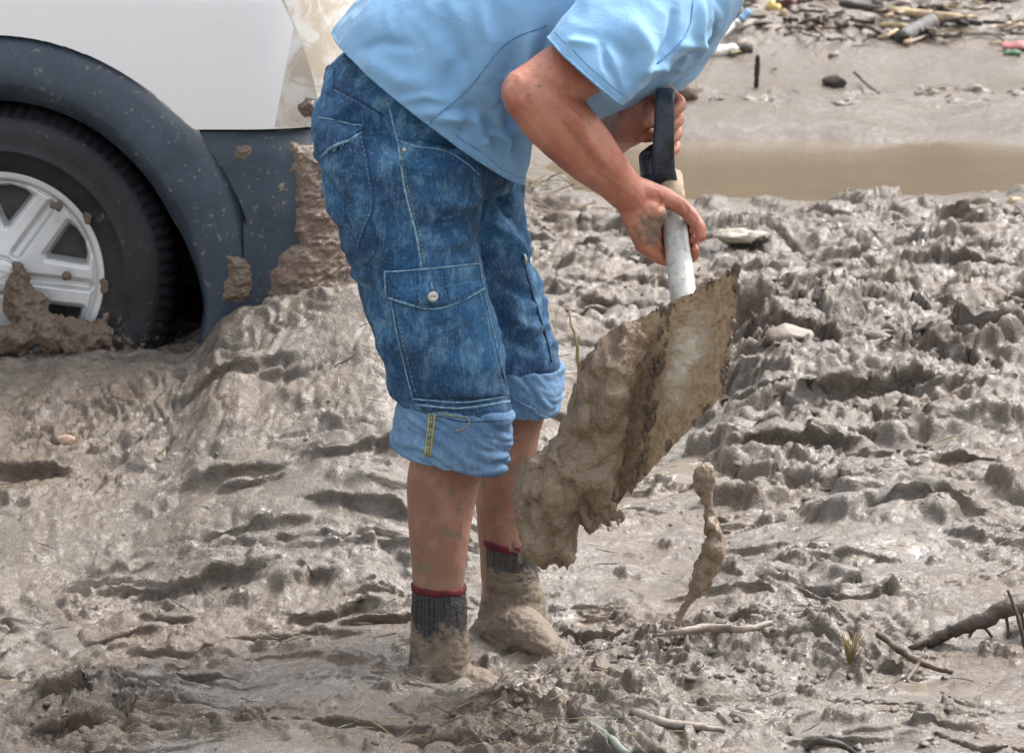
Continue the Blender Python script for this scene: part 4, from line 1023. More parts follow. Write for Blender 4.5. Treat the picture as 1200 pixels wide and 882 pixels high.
d = .013 * pn3(dia * .8, 94) + .010 * (.25 - np.abs(pn3(dia * 1.5, 95))) + .005 * (.25 - np.abs(pn3(dia * 3.1, 97))) + .0010 * fbm3(co * 40, 96, 3)
SF_ = [([(718, 118), (690, 98), (668, 62)], .006, .006), ([(726, 108), (712, 78), (705, 48)], .006, -.006), ([(648, 58), (672, 50), (700, 52)], .006, .005), ([(640, 118), (618, 100), (590, 96)], .006, .007), ([(634, 130), (606, 124), (578, 130)], .006, -.006), ([(470, 120), (500, 112), (528, 118)], .006, .006), ([(500, 140), (530, 128), (556, 134)], .005, -.006), ([(420, 60), (450, 50), (485, 56)], .007, -.005), ([(840, 30), (815, 50), (790, 54)], .006, .007), ([(800, 84), (775, 78), (752, 84)], .006, .006), ([(560, 170), (578, 160), (598, 164)], .005, .006), ([(612, 205), (606, 160), (596, 120), (600, 60)], .012, -.016), ([(628, 190), (618, 150), (612, 110), (622, 50)], .013, .014), ([(575, 180), (560, 140), (520, 135), (480, 140)], .011, .011), ([(595, 195), (572, 150), (560, 128)], .010, -.012), ([(540, 160), (552, 135), (545, 120)], .010, -.008),
       ([(430, 70), (470, 95), (510, 100)], .016, .007), ([(520, 20), (540, 70), (520, 110)], .014, -.008), ([(560, 0), (575, 50), (570, 100)], .014, .008), ([(645, 30), (632, 80), (630, 130)], .012, -.012), ([(740, 20), (760, 60), (745, 95)], .014, .008), ([(790, 10), (785, 50), (765, 80)], .010, -.010),
       ([(700, 40), (740, 70), (735, 100)], .012, -.006), ([(820, 0), (815, 40), (800, 75)], .010, .009), ([(835, 10), (830, 45), (812, 72)], .007, -.009)]
d = d + folds(co, no, [(on(sb, pl), w * 1.1, a * 1.7) for pl, w, a in SF_])
set_co(sme, co + no * d[:, None])
sme = baked(sme, [('SMOOTH', dict(factor=.5, iterations=2)), ('SOLIDIFY', dict(thickness=.0022, offset=-1)), ('SUBSURF', dict(levels=1, render_levels=1))])
shirt = link('shirt', sme, M_shirt, person); sb = bvh_of(sme)
M_sseam = simple('pale_blue_seam', (.20, .42, .66), .9, .25, 200, .0006, 500)
M_sdark = simple('shirt_thread', (.11, .26, .46), .9, .2, 200, 0)
def edge_band(name, rows, r, inset):
    rw = rows[0]; a, b = P(*rw[0], rw[2]), P(*rw[1], rw[2]); c = (a + b) / 2; nxt = (P(*rows[1][0], rows[1][2]) + P(*rows[1][1], rows[1][2])) / 2; dr = (b - a).cross(Vector((0, 1, 0))).normalized()
    if dr.dot(nxt - c) < 0: dr = -dr
    pts = []
    for p in ellring(c, (b - a) / 2, Vector((0, rw[3], 0)), 120, 1.0):
        l, n, i, t = sb.find_nearest(p + dr * inset); pts.append(l)
    pts = [Vector(x) for x in (np.array(pts) + np.roll(pts, 1, 0) + np.roll(pts, -1, 0)) / 3]
    V, F = loft(tube_rings(pts + [pts[0]], r, 6), False); return link(name, mesh(name, V, F), M_sseam if r > .001 else M_sdark, shirt)
edge_band('hem', SH, .0024, .011); edge_band('hem_stitching', SH, .0008, .024); edge_band('sleeve_hem', NS, .0024, .011); edge_band('sleeve_stitching', NS, .0008, .026); edge_band('sleeve_hem', FS, .0024, .011)
seam('side_seam', sb, [(640, 30), (592, 52), (548, 105), (497, 147)], .0013, M_sdark, shirt, .0004)
seam('shoulder_seam', sb, [(812, 0), (808, 30), (795, 52), (770, 75)], .0014, M_sdark, shirt, .0004)
# --- socks caked in mud
def sock_material():
    n = NT('muddy_black_sock'); co = n.coord(); a = n.noise(26, 6, .7, co, .6); b = n.noise(160, 4, .7, co); m = n.attr('mud'); rib = n.noise(1.0, 2, .5, n.coord((260, 260, 12)))
    c = n.mix(n.ramp(rib, .4, .6), (.012, .012, .014), (.05, .047, .045))
    f = n.ramp(n.math('ADD', m, n.math('MULTIPLY', n.math('SUBTRACT', n.math('ADD', n.math('MULTIPLY', a, .6), n.math('MULTIPLY', b, .4)), .5), 1.6)), .38, .62)
    mc_ = n.mix(n.ramp(a, .35, .65), (.12, .09, .064), (.215, .168, .122)); c = n.mix(f, c, mc_)
    return n.out(c, n.ramp(a, .35, .65, .3, .7), n.bump(n.math('ADD', a, n.math('MULTIPLY', b, .5)), .006))
M_sock = sock_material()
def sock(name, legrows, caps_, seed, z0, z1):
    V = []; F = []; cloth_loft(V, F, legrows, 5, True, 1.0)
    for pts, rad in caps_: capsule(V, F, [P(*p) for p in pts], rad, 16)
    me = union(V, F, .0032, 2, name); co = get_co(me); no = get_no(me)
    m = -.15 + 1.05 * sst(z1, z0, co[:, 2]) + .5 * fbm3(co * 14, seed, 3); fattr(me, 'mud', m)
    lump = np.clip(m - .45, 0, 1); ang = np.arctan2(co[:, 1] - 6.1, co[:, 0])
    d = lump * (.010 * fbm3(co * np.array([34, 34, 60]), seed + 3, 4, .6) + .007 * np.abs(pn3(co * np.array([40, 40, 75]), seed + 8))) + .001 * fbm3(co * 90, seed + 5, 2)
    set_co(me, co + no * d[:, None]); return link(name, me, M_sock, person)
s1 = sock('sock', [((483, 684), (545, 686), 6.0, .0455), ((482, 705), (547, 706), 6.0, .047), ((481, 740), (548, 740), 6.0, .048), ((480, 770), (551, 772), 6.0, .05), ((478, 815), (556, 815), 6.0, .052)], [([(515, 800, 6.03), (560, 815, 5.98), (600, 830, 5.96)], [.046, .046, .035])], 101, .0, .15)
s2 = sock('sock', [((566, 636), (626, 640), 6.19, .045), ((567, 665), (630, 668), 6.19, .046), ((566, 695), (636, 697), 6.19, .05), ((560, 730), (640, 728), 6.18, .05), ((560, 760), (640, 760), 6.17, .05)], [([(577, 748, 6.18), (606, 742, 6.14), (628, 752, 6.09), (645, 763, 6.04)], [.043, .049, .039, .026]), ([(568, 752, 6.19), (600, 758, 6.13)], [.035, .04])], 111, .05, .19)
def band(rows, parent, seed):
    A = []
    for t, g in ((0, -3), (-.05, -.6), (.0, .2), (.3, .7), (.7, .7), (1.0, .2), (1.05, -2)):
        (l0, r0), (l1, r1), Y, dh = rows; L = (l0[0] + (l1[0] - l0[0]) * t - g, l0[1] + (l1[1] - l0[1]) * t); Rr = (r0[0] + (r1[0] - r0[0]) * t + g, r0[1] + (r1[1] - r0[1]) * t); A.append(ring(L, Rr, Y, dh + g * .0014, 64, 1.0))
    V, F = loft(A, False); me = mesh('sock_band', V, F); co = get_co(me); no = get_no(me); co = co + np.array([0, 0, 1.]) * (.0025 * pn3(co * 30, seed))[:, None]
    set_co(me, co + no * (.0014 * fbm3(co * 150, seed, 2))[:, None]); return link('sock_band', me, M_red, parent)
band((((482, 683), (546, 686)), ((482, 690), (546, 693)), 6.0, .0460), s1, 3); band((((565, 630), (625, 636)), ((566, 638), (627, 644)), 6.19, .0460), s2, 4)

# ------------------------------------------------------------------ shovel
shovel = empty('shovel', P(722, 602, 5.74)); tag(shovel, 'muddy square shovel with black D grip held by the bending person', 'shovel')
def shaft_material():
    n = NT('scuffed_grey_shaft'); co = n.coord(); a = n.noise(18, 5, .7, co); b = n.noise(70, 5, .7, co)
    c = n.mix(n.ramp(a, .4, .6), (.44, .45, .44), (.56, .57, .56)); c = n.mix(n.ramp(b, .5, .68, 0, .8), c, (.30, .25, .19)); return n.out(c, n.ramp(b, .4, .7, .35, .7), n.bump(b, .001))
M_shaft = shaft_material()
S2 = S1 + SAX * .16
V, F = loft(tube_rings([S0 - SAX * .015, S0, S0 + SAX * .1, S1, S2], [SR, SR, SR, SR * 1.03, SR * 1.1], 28), True); link('shaft', mesh('shaft', V, F), M_shaft, shovel)
V, F = loft(tube_rings([S0 - SAX * .035, S0 - SAX * .03, S0 + SAX * .012, S0 + SAX * .03], [.017, .0225, .0228, .0213], 24), True); link('collar', mesh('collar', V, F), simple('worn_wood_collar', (.42, .33, .24), .7, .35, 60, .001, 200), shovel)
M_grip = simple('scuffed_black_grip', (.022, .034, .05), .42, .8, 38, .0009, 140)
def strap(pts, w, th):
    q = catmull([(*P(*p), a) for p, a in zip(pts, w)], 6); V = []; F = []; rows = []
    for i, a in enumerate(q):
        c = Vector(a[:3]); t = (Vector(q[min(i + 1, len(q) - 1)][:3]) - Vector(q[max(i - 1, 0)][:3])).normalized(); e1 = Vector((1, 0, 0)); e1 = (e1 - t * e1.dot(t)).normalized(); e2 = t.cross(e1)
        rows.append(ellring(c, e1 * a[3], e2 * th, 20, .5))
    return loft(rows, True, V, F)
V, F = strap([(781, 109, 6.0), (780, 108, 5.965), (779, 122, 5.945), (778, 160, 5.94), (777, 195, 5.942), (782, 222, 5.953)], [.0145, .016, .0165, .0175, .020, .020], .0055)
loft([r for r in strap([(768, 176, 6.08), (763, 190, 6.07), (765, 210, 6.02), (778, 228, 5.965)], [.014, .014, .016, .018], .006)[0:1]][0:0] or tube_rings([P(768, 176, 6.085), P(757, 184, 6.075), P(760, 210, 6.0), P(778, 226, 5.962)], [.013, .013, .014, .016], 12), True, V, F)
loft(tube_rings([T1 - BAX * .012, T1, T2, T2 + BAX * .012], BR_, 16), True, V, F)
me = union(V, F, .0026, 2, 'grip'); link('grip', me, M_grip, shovel)
# blade
TL, TR, BRc, BLc = (712, 392, 5.855), (868, 312, 5.665), (851, 458, 5.62), (690, 626, 5.80)
def blade_pt(u, v):
    a = [TL[i] * (1 - u) + TR[i] * u for i in range(3)]; b = [BLc[i] * (1 - u) + BRc[i] * u for i in range(3)]; c = [a[i] * (1 - v) + b[i] * v for i in range(3)]
    return c[0], c[1], c[2] + .028 * (1 - (2 * u - 1) ** 2) * .5 - .012 * (1 - v) ** 3
def blade_material():
    n = NT('mud_smeared_steel'); co = n.coord(); f = n.attr('bare'); a = n.noise(14, 6, .7, n.coord((1, 1, 2.2)), .8); b = n.noise(75, 5, .7, co)
    m = n.ramp(n.math('ADD', f, n.math('MULTIPLY', n.math('SUBTRACT', a, .5), 1.4)), .25, .85)
    mud = n.mix(n.ramp(b, .35, .65), (.27, .185, .107), (.42, .31, .195)); st = n.mix(n.ramp(a, .4, .6), (.50, .44, .33), (.56, .50, .40)); c = n.mix(m, mud, st)
    return n.out(c, n.ramp(m, 0, 1, .45, .36), n.bump(n.math('MULTIPLY', n.math('ADD', a, b), n.math('SUBTRACT', 1.0, n.math('MULTIPLY', m, .8))), .005))
def blade():
    nu, nv = 90, 110; V = []; bare = []
    for side in (0, 1):
        for j in range(nv + 1):
            for i in range(nu + 1):
                u, v = i / nu, j / nv; x, y, Y = blade_pt(u, v); m = min(u, 1 - u, v, 1 - v)
                jag = max(0, 1 - m * 14); x += jag * 4 * mnoise.noise((u * 9, v * 22, 1)) + jag * 2 * mnoise.noise((u * 40, v * 60, 4)); y += jag * 4 * mnoise.noise((u * 22, v * 9, 7)) + jag * 2 * mnoise.noise((u * 60, v * 40, 9))
                e = mnoise.fractal((u * 5, v * 7, 2), .8, 2., 4); th = .0022 + (.006 * max(0, e + .25) + .004 * jag * abs(mnoise.noise((u * 30, v * 30, 5)))) * (1 if side == 0 else .6)
                V.append(P(x, y, Y + (-th if side == 0 else th))); bare.append(math.exp(-((x - 803 + (y - 415) * .25) / 26) ** 2 - ((y - 420) / 75) ** 2) * .8)
    F = []; w = nu + 1; o = w * (nv + 1)
    for j in range(nv):
        for i in range(nu):
            k = j * w + i; F.append((k, k + w, k + w + 1, k + 1)); F.append((o + k, o + k + 1, o + k + w + 1, o + k + w))
    bd = [i for i in range(w)] + [j * w + nu for j in range(1, nv + 1)] + [nv * w + i for i in range(nu - 1, -1, -1)] + [j * w for j in range(nv - 1, 0, -1)]
    for a, b in zip(bd, bd[1:] + bd[:1]): F.append((a, b, o + b, o + a))
    me = mesh('blade', V, F); fattr(me, 'bare', bare); return link('blade', me, blade_material(), shovel)
blade_o = blade()
# crumbs of mud on the blade's rim and along the edge of the load
r_ = random.Random(4); V = []; F = []
for k in range(150):
    t = r_.random(); q = r_.random()
    if q < .2: u, v = r_.uniform(.96, 1.0), t
    elif q < .75: u, v = r_.uniform(.42, .50) - .1 * t, t
    else: u, v = r_.uniform(.3, 1), r_.choice([r_.uniform(0, .03), r_.uniform(.96, 1)])
    x, y, Y = blade_pt(u, v); c = P(x, y, Y - .006); rr = .0012 + .006 * r_.random() ** 2.5; o = len(V); vs_, fs_ = capsule([], [], [c + Vector((0, 0, rr)), c - Vector((r_.uniform(-.3, .3) * rr, 0, rr * r_.uniform(.2, 1.6)))], [rr, rr * .5], 6, 1)
    V += vs_; F += [tuple(i + o for i in f) for f in fs_]
o = link('mud_crumbs', mesh('mud_crumbs', V, F), M_clod, shovel); o['kind'] = 'stuff'
# the load of mud sliding off it
LOAD = [(757, 374), (762, 392), (748, 450), (738, 500), (726, 588), (706, 602), (694, 618), (682, 600), (678, 640), (666, 656), (640, 662), (612, 655), (604, 625), (597, 590), (602, 562), (622, 535), (648, 512), (660, 490), (668, 455), (680, 420), (700, 398), (725, 380)]
def load():
    r = random.Random(11); bl = []; lp = np.array(LOAD)
    while len(bl) < 330:
        x, y = r.uniform(595, 765), r.uniform(370, 665); s = -float(poly_sdf(np.array([[x, y]]), lp)[0])
        if s < 3: continue
        rad = min(s * .95, r.uniform(6, 24)); dep = min(s, 30) / 30
        Y = 5.80 - .10 * (x - 660) / 200 - (.015 + .05 * r.random()) * dep
        bl.append((P(x, y, Y), rad * PXM(5.78), (r.uniform(.75, 1.1), 1.1, r.uniform(.9, 1.5))))
    for k in range(46):                      # drips and torn strings along the lower edge
        x = r.choice([r.uniform(600, 690), r.uniform(690, 728)]); y = 648 if x < 672 else (610 if x < 700 else 598); y += r.uniform(-10, 8); L = r.uniform(4, 16)
        for t in (0, .5, 1): bl.append((P(x + t * r.uniform(-3, 1), y + L * t, 5.78 - .1 * (x - 660) / 200 - r.uniform(0, .03)), (5.5 - 3 * t) * PXM(5.78), (1, 1, 1.6)))
    return mud_lumps('mud_load', bl, .0036, .010, 131, M_load, None, 24., (1.25, 1, .45), 6)
M_load = mud_material('sliding_mud', (.32, .232, .15), (.265, .182, .115), (.43, .35, .262), 1.1)
ld = load(); tag(ld, 'heavy brown mud sliding off the shovel blade', 'mud')
def twig(name, pts, rad, mat, label=None, cat='stick', group=None, seg=8, jit=.004):
    q = catmull([(*Vector(p), r) for p, r in zip(pts, rad)], 5); r_ = random.Random(len(bpy.data.objects)); P_ = [Vector(a[:3]) + Vector((r_.uniform(-jit, jit), r_.uniform(-jit, jit), r_.uniform(-jit, jit))) * .5 for a in q]
    V, F = loft(tube_rings(P_, [float(a[3]) * r_.uniform(.85, 1.15) for a in q], seg), True); o = link(name, mesh(name, V, F), mat)
    if label: tag(o, label, cat, group)
    return o
M_straw = simple('dry_straw', (.27, .21, .10), .8, .35, 60, .0006, 200); M_bark = simple('wet_brown_bark', (.10, .072, .05), .6, .5, 40, .003, 90); M_mudstick = simple('mud_coated_wood', (.25, .21, .175), .6, .35, 30, .003, 70)
twig('straw', [P(666, 362, 5.76), P(676, 410, 5.745), P(684, 462, 5.745)], [.0016, .003, .0055], M_straw, 'yellow straw stalk standing out of the mud on the shovel', 'straw')
bl = fill_poly([(812, 548), (822, 542), (835, 546), (840, 558), (838, 572), (828, 578), (814, 572)], 30, 5, 12, lambda x, y, s, r: 5.7 - r.uniform(-.008, .012), 8)
bl += fill_poly([(827, 602), (836, 600), (846, 616), (850, 636), (846, 660), (838, 668), (838, 684), (826, 688), (820, 702), (806, 702), (808, 680), (816, 656), (824, 630)], 70, 4, 12, lambda x, y, s, r: 5.7 - r.uniform(-.012, .014), 9, (1, 1, 1.25))
bl += [(P(x, y, 5.7), q * PXM(5.7), (1, 1, 1.4)) for x, y, q in ((826, 558, 14), (824, 565, 12), (838, 632, 11), (838, 648, 13), (832, 662, 13), (826, 678, 11), (818, 690, 9), (828, 578, 7), (830, 584, 5.5), (831, 590, 5), (831, 597, 5.5), (831, 604, 7), (810, 698, 7), (806, 704, 6), (803, 710, 5.2), (800, 716, 4.8), (797, 722, 4.6), (794, 729, 4.4))]
o = mud_lumps('falling_mud', bl, .0024, .0055, 141, M_load, None, 34., (1, 1, .5), 4); tag(o, 'lump of mud with a thin tail falling through the air beside the shovel', 'mud')
# ------------------------------------------------------------------ sticks, stones and litter in the mud
def GP(px, py, lift=0.0):
    z = 0.0
    for _ in range(6): p = G(px, py, z); z = .5 * z + .5 * (gz(p.x, p.y) + lift)
    p = G(px, py, z); return p
M_pale = simple('pale_cut_wood', (.42, .32, .20), .7, .3, 30, .001, 90); M_pipe = simple('pale_plastic_pipe', (.50, .49, .46), .45, .25, 20, .0006, 90); M_dark = simple('dark_wet_wood', (.045, .036, .03), .6, .5, 40, .002, 90)
M_stone = simple('muddy_pale_stone', (.38, .34, .29), .7, .3, 24, .004, 60)
def pstick(name, pl, rpx, mat, label, cat='stick', group=None, lifts=None, seg=9, jit=.003):
    pts = []; rad = []
    for i, (x, y) in enumerate(pl):
        p = GP(x, y, (lifts[i] if lifts else .004)); pts.append(p); rad.append((rpx[i] if isinstance(rpx, (list, tuple)) else rpx) * PXM(p.y))
    return twig(name, pts, rad, mat, label, cat, group, seg, jit)
M_dark2 = simple('dark_wet_bark', (.062, .046, .034), .55, .5, 40, .003, 90)
br = pstick('branch', [(1230, 690), (1196, 708), (1160, 722), (1120, 738), (1090, 750), (1066, 758)], [12, 11, 10, 8.5, 7, 3], M_dark2, 'thick dark branch lying in the mud with short side twigs', 'branch', lifts=[.07, .065, .05, .03, .012, .0], seg=14, jit=.006)
bco = get_co(br.data); set_co(br.data, bco + get_no(br.data) * (.004 * fbm3(bco * 40, 9, 3))[:, None])
def subtwig(a, b, c, r):
    pts = [P(*p) for p in (a, b, c)]; V, F = loft(tube_rings([Vector(q) for q in catmull(pts, 4)], [r * (1 - .6 * i / 8) for i in range(9)], 7), True); link('side_twig', mesh('side_twig', V, F), M_dark2, br)
bx = GP(1120, 745).y
for a, b, c in (((1178, 716), (1182, 745), (1176, 775)), ((1140, 738), (1132, 755), (1136, 772)), ((1112, 742), (1108, 760), (1100, 775)), ((1195, 704), (1200, 740), (1198, 775)), ((1150, 730), (1165, 750), (1168, 768))): subtwig((*a, bx), (*b, bx - .01), (*c, bx - .02), .0035)
pstick('stick', [(765, 746), (800, 739), (835, 735), (870, 737), (905, 729)], [2, 4, 5, 5, 3], M_mudstick, 'long pale mud coated stick lying on the low mud ridge', lifts=[.02, .03, .03, .03, .025])
pstick('stick', [(1030, 742), (1060, 765), (1085, 778), (1115, 788)], [4, 5, 4, 3], M_bark, 'curved brown stick lying below the end of the thick branch', lifts=[.03, .025, .02, .01])
pstick('stick', [(1062, 798), (1074, 780), (1082, 762)], [1.8, 2.2, 1.4], M_mudstick, 'short pale stick crossing a curved brown one in the mud', lifts=[.01, .03, .05])
pstick('stick', [(945, 878), (958, 868), (985, 872), (1003, 884)], [4, 5, 4, 3], M_dark, 'dark bent stick arching from a puddle in the mud', lifts=[.0, .03, .03, .0])
pstick('stick', [(1180, 690), (1198, 740), (1206, 790)], [2.2, 2.5, 2.5], M_dark, 'dark upright twig rising beside the thick branch', lifts=[.15, .08, .0])
pstick('stick', [(738, 832), (775, 846), (815, 850), (850, 856)], [5, 6, 5, 3], M_mudstick, 'smooth grey mud coated root half sunk in wet mud')
pstick('leaf_blade', [(690, 846), (712, 862), (735, 884)], [3, 5, 5], simple('grey_green_leaf', (.17, .19, .16), .6, .3, 40, .001, 90), 'long grey green leaf blade lying in the mud', 'leaf')
# brown dry tuft on the ridge
c = GP(995, 778); tuft = empty('dry_tuft', c); tag(tuft, 'small dry brown grass tuft on the low mud ridge', 'grass tuft')
for k in range(16):
    d = Vector((rnd.uniform(-.03, .03), rnd.uniform(-.03, .03), rnd.uniform(.03, .06))); V, F = loft(tube_rings([c, c + d * .6 + Vector((0, 0, .008)), c + d], [.0016, .0012, .0005], 5), True); link('blade', mesh('blade', V, F), M_straw, tuft)
# stones and flat pieces
def stone(name, px, py, w, h, mat, label, cat, seed, flat=.7):
    p = GP(px, py + h / 2); k = PXM(p.y); me = baked(mesh('s', *ico(2)), [('SUBSURF', dict(levels=1, render_levels=1))]); co_ = get_co(me)
    co_ = co_ * np.array([w * k / 2, w * k / 2 * .7, h * k / 2 * 1.1]) * (1 + .22 * fbm3(co_ * 1.3, seed, 3))[:, None] + (.22 * w * k / 2 * torn(co_ * 1.3, seed))[:, None] * co_; co_ = co_ + np.array([p.x, p.y, p.z + h * k * .25]); set_co(me, co_); o = link(name, me, mat); tag(o, label, cat); return o
def ico(s):
    bm = bmesh.new(); bmesh.ops.create_icosphere(bm, subdivisions=s, radius=1); V = [v.co.copy() for v in bm.verts]; F = [tuple(v.index for v in f.verts) for f in bm.faces]; bm.free(); return V, F
stone('stone', 924, 360, 42, 30, M_stone, 'pale angular stone wrapped in a dry root on the mud', 'stone', 3); pstick('root', [(918, 342), (935, 345), (942, 352), (940, 340), (945, 330)], 1.6, M_bark, 'thin dark root curled over a pale angular stone', 'root', lifts=[.05, .06, .04, .06, .08])
stone('stone', 868, 272, 66, 16, M_stone, 'flat pale slab lying on the churned mud behind the shovel', 'stone', 5); stone('stone', 925, 388, 60, 22, M_mudstick, 'rounded grey mud covered stone below a pale angular one', 'stone', 8)
stone('stone', 77, 512, 24, 14, simple('reddish_pebble', (.33, .22, .16), .6, .3, 30, .002, 80), 'small reddish pebble in the mud below the wheel', 'stone', 12)
pstick('log', [(1182, 236), (1200, 238), (1225, 240)], 6, M_pale, 'short pale log at the edge of the flood water', 'log')
# things washed up beyond the water
pstick('post', [(886, 102), (887, 84), (888, 66)], [3, 3.2, 3], M_dark, 'short dark post standing upright in the flooded flat', 'post', lifts=[.0, .085, .17])
pstick('pole', [(812, 68), (838, 47), (872, 20)], [4, 4, 4], M_pipe, 'thin white pole with a blue end leaning on the debris', 'pole', lifts=[.02, .05, .08], jit=0); pstick('pole_end', [(868, 23), (878, 14)], [5.5, 5.5], simple('blue_plastic', (.22, .38, .55), .5, .2, 20, 0), 'small blue plastic piece at the tip of a white pole', 'plastic', lifts=[.08, .10], jit=0)
pstick('pipe', [(822, 62), (845, 60), (864, 58)], 7, M_pipe, 'white plastic pipe lying at the edge of the flooded flat', 'pipe', lifts=[.02, .02, .02], jit=0); pstick('pipe_coupling', [(862, 58), (880, 57)], 8, M_dark, 'dark coupling on the end of a white plastic pipe', 'coupling', lifts=[.02, .02], jit=0)
pstick('stake', [(866, 22), (865, 4)], 4.5, M_pipe, 'short white stake standing among washed up twigs', 'stake', lifts=[0, .12])
pstick('plank', [(1042, 12), (1085, 17), (1130, 22)], 5, M_pale, 'long pale yellow wooden pole on the debris line', 'plank', lifts=[.05, .04, .03], jit=0); pstick('stick', [(985, 4), (1015, 9), (1042, 13)], 4.5, M_dark, 'dark stick end to end with a pale yellow wooden pole', lifts=[.04, .04, .04])
pstick('log', [(1056, 44), (1074, 35), (1092, 26)], [8, 9, 9], simple('grey_weathered_log', (.12, .115, .11), .7, .4, 30, .002, 60), 'short grey log slanting out of the debris line', 'log', lifts=[.03, .04, .05]); stone('stone', 1040, 38, 22, 16, simple('pink_grey_stone', (.30, .23, .22), .7, .3, 20, .003, 60), 'pinkish stone beside a short grey log', 'stone', 15)
stone('foam_piece', 906, 5, 20, 14, simple('yellow_foam', (.60, .46, .18), .7, .2, 30, .003, 80), 'yellow foam piece on the debris beyond the water', 'foam', 21); stone('ball', 922, 1, 26, 18, simple('dark_red_plastic', (.10, .02, .018), .5, .3, 20, 0), 'dark red rounded object beside a yellow foam piece', 'plastic', 22); stone('chip', 918, 14, 12, 12, M_pale, 'small pale wood chip below a yellow foam piece', 'wood chip', 23)
stone('rag', 1192, 52, 40, 14, simple('pink_cloth', (.42, .18, .17), .9, .3, 30, .004, 60), 'pink rag lying at the edge of the flooded flat', 'rag', 25); stone('rag', 1186, 60, 22, 8, simple('green_cloth', (.12, .22, .14), .9, .3, 30, .004, 60), 'small green rag beside a pink one', 'rag', 26)
stone('clod', 978, 92, 30, 18, M_dark, 'dark clod of earth lying in the shallow flooded flat', 'clod', 31); pstick('stick', [(1000, 84), (1014, 97), (1030, 110)], [1.6, 1.8, 1.4], M_dark, 'thin dark stick slanting beside a dark clod', lifts=[.05, .03, .0])
stone('clod', 805, 105, 30, 24, M_bark, 'brown clod beside the black shovel grip', 'clod', 33)
rs = random.Random(21); COLN = {M_bark.name: 'brown', M_mudstick.name: 'muddy grey', M_dark.name: 'dark', M_pale.name: 'pale yellow'}
for k in range(130):          # sticks one can pick out along the debris line
    x, y = rs.uniform(700, 1250), rs.uniform(-18, 46); 
    if y > 38 - 14 * math.sin((x - 640) / 90): y -= 20
    L = rs.uniform(12, 52); a = rs.gauss(0, .45); m = rs.choice([M_bark, M_mudstick, M_dark, M_dark, M_bark, M_pale, M_mudstick]); dx, dy = L * math.cos(a), L * math.sin(a) * .45
    pstick('stick', [(x - dx / 2, y - dy / 2), (x + rs.uniform(-3, 3), y + rs.uniform(-3, 3)), (x + dx / 2, y + dy / 2)], rs.uniform(1.4, 3.6), m, f"{'short' if L < 30 else 'long'} {COLN[m.name]} stick in the debris line beyond the flood water", 'stick', f'{COLN[m.name]} sticks in the debris line', [rs.uniform(0, .05) for _ in range(3)], 6)
def litter(name, n, region, rpx, lpx, mats, label, seed, lift=.004, steep=.3):
    r = random.Random(seed); V = []; F = []; mi = []
    for k in range(n):
        x, y = region(r); p = G(x, y); kx = PXM(p.y); L = r.uniform(*lpx) * kx; a = r.uniform(0, math.pi); tilt = r.gauss(0, steep); d = Vector((math.cos(a), math.sin(a), tilt)) * L
        z = gz(p.x, p.y) + lift; p.z = z; f0 = len(F)
        if tilt != 0: p.z += abs(d.z) * .35
        loft(tube_rings([p - d / 2, p + Vector((r.uniform(-.2, .2), r.uniform(-.2, .2), r.uniform(-.05, .15))) * L * .3, p + d / 2], [r.uniform(*rpx) * kx, r.uniform(*rpx) * kx, r.uniform(*rpx) * kx * .5], 5), False, V, F); mi += [r.randrange(len(mats))] * (len(F) - f0)
    me = bpy.data.meshes.new(name); me.from_pydata([tuple(v) for v in V], [], F); o = link(name, me, mats[0])
    for m in mats[1:]: me.materials.append(m)
    me.polygons.foreach_set('material_index', mi); tag(o, label, kind='stuff'); return o
litter('twig_litter', 850, lambda r: (r.uniform(560, 1330), r.gauss(16, 17)), (.7, 2.0), (8, 34), [M_bark, M_mudstick, M_dark, M_straw], 'fine twigs and reeds washed up beyond the water', 41, .01, .35)
litter('straw_litter', 260, lambda r: (r.uniform(-60, 1260), r.uniform(400, 890)), (.35, 1.0), (8, 34), [M_bark, M_dark, M_straw, M_mudstick], 'fine straws and rootlets lying in the churned mud', 42)
litter('straw_litter', 70, lambda r: (r.gauss(635, 22), r.gauss(245, 16)), (.5, 1.1), (14, 46), [M_straw, M_mudstick, M_bark], 'loose straws on the mud behind the bending person', 43)
litter('straw_litter', 90, lambda r: (r.uniform(850, 1220), r.uniform(240, 480)), (.5, 1.2), (10, 40), [M_bark, M_straw, M_dark], 'rootlets caught in the churned bank', 44)
litter('straw_litter', 80, lambda r: (r.gauss(640, 90), r.gauss(868, 12)), (.4, 1.0), (10, 40), [M_bark, M_straw, M_mudstick, M_dark], 'dry grass and rootlets at the rim of a mud hump', 45, .004, .3)
litter('straw_litter', 70, lambda r: (r.gauss(290, 30), r.gauss(480, 14)), (.4, 1.0), (8, 26), [M_dark, M_bark], 'dark rootlets at the edge of a hole in the mud', 46, .004, .6)
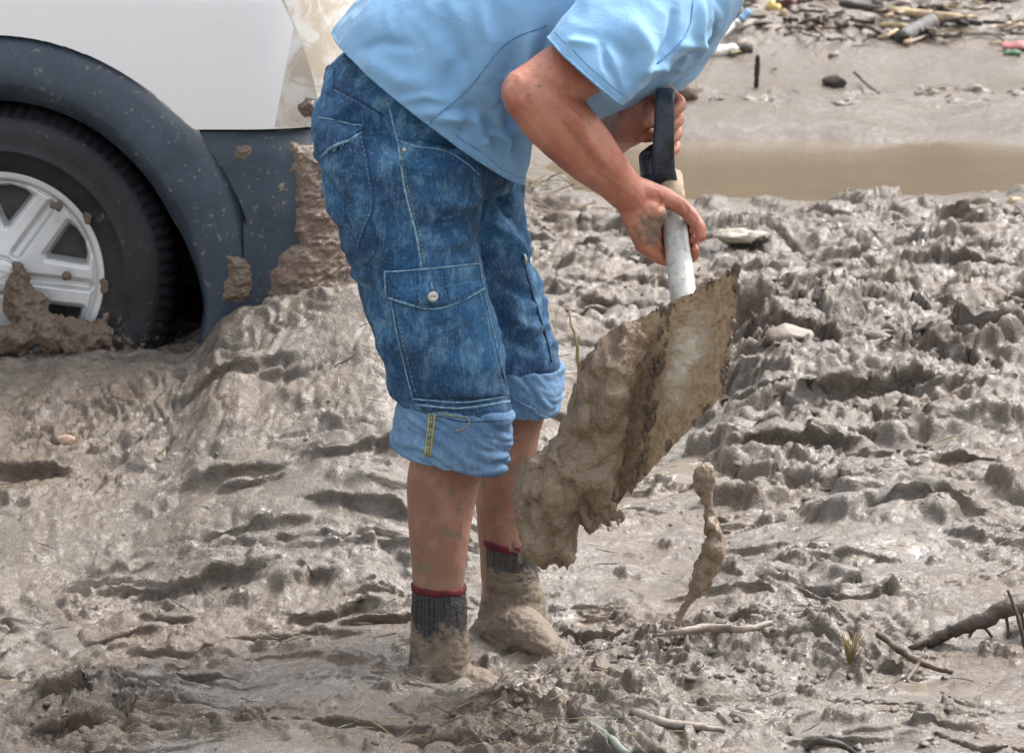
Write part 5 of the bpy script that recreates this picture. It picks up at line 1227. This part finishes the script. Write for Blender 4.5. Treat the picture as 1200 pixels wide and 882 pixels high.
# ------------------------------------------------------------------ loose clods on the churned mud
def clods():
    r = random.Random(77); rn = np.random.RandomState(5); lib = []
    for lev, cnt in ((3, 8), (2, 12)):
        V, F = ico(lev); V = np.array([tuple(v) for v in V], np.float32); F = np.array(F, np.int32); L = []
        for k in range(cnt):
            v = V * (1 + .55 * fbm3(V * 1.3 + k * 7, 51 + k, 4, .6))[:, None] * (1 + .45 * torn(V * 1.4 + k * 3, 52 + k) + .22 * torn(V * 3.2 + k * 3, 53 + k))[:, None]
            for c in range(3):                       # flat torn faces
                n = rn.randn(3); n /= np.linalg.norm(n); dd = v @ n; lim = rn.uniform(.55, .85); v = v - np.outer(np.maximum(dd - lim, 0) * .85, n)
            v = v * (1 + .20 * fbm3(V * 4.5 + k, 60 + k, 4, .65))[:, None]; L.append(v.astype(np.float32))
        lib.append((F, L))
    VV = []; FF = []; SO = []; o = 0
    def add(px, py, s, lev, sink):
        nonlocal o
        p = G(px, py); z = gz(p.x, p.y); F, L = lib[lev]; v = L[r.randrange(len(L))]
        a = r.uniform(0, 6.28); ca, sa = math.cos(a), math.sin(a); t = r.gauss(0, .35); q = v * np.array([1.25, .95, .62])
        q = np.stack([q[:, 0], q[:, 1] * math.cos(t) - q[:, 2] * math.sin(t), q[:, 1] * math.sin(t) + q[:, 2] * math.cos(t)], 1); q = np.stack([q[:, 0] * ca - q[:, 1] * sa, q[:, 0] * sa + q[:, 1] * ca, q[:, 2]], 1) * s
        VV.append(q + np.array([p.x, p.y, z + s * sink])); FF.append(F + o); o += len(q); SO.append(np.full(len(q), (.9 if (360 < py < 580 and px > 830) or 745 < py < 805 else .45 if py < 420 else .2) * r.uniform(.5, 1), np.float32))
    for k in range(160): add(r.uniform(840, 1260), r.gauss(470, 60), r.uniform(.005, .016), 1, r.uniform(-.4, .2))
    for k in range(110): add(r.uniform(610, 1260), r.uniform(205, 420), r.uniform(.006, .018), 1, r.uniform(-.4, .2))
    for k in range(14): add(r.uniform(860, 1240), r.gauss(470, 45), r.uniform(.03, .06), 0, r.uniform(-.55, -.25))
    for k in range(110): add(r.gauss(870, 90), r.gauss(775, 18), r.uniform(.003, .011), 1, r.uniform(-.3, .3))
    for k in range(60): add(r.uniform(800, 1260), r.gauss(112, 10), r.uniform(.02, .06), 0, r.uniform(-.6, -.25))
    for k in range(50): add(r.uniform(700, 1260), r.gauss(25, 14), r.uniform(.03, .10), 0, r.uniform(-.6, -.2))
    for cx, cy, sx, sy, n in ((270, 490, 45, 16, 40), (90, 845, 50, 16, 50), (620, 868, 80, 12, 50), (60, 400, 60, 10, 25), (1090, 840, 90, 25, 40), (690, 760, 40, 8, 20)):
        for k in range(n): add(r.gauss(cx, sx), r.gauss(cy, sy), r.uniform(.003, .010), 1, r.uniform(-.2, .3))
    for k in range(200): add(r.uniform(-80, 1280), r.uniform(400, 900), r.uniform(.002, .006), 1, r.uniform(-.2, .3))
    me = np_mesh('mud_clods', np.concatenate(VV), np.concatenate(FF)); fattr(me, 'soil', np.concatenate(SO)); o_ = link('mud_clods', me, M_mud); tag(o_, 'loose clods of wet mud strewn over the churned ground', kind='stuff')
clods()
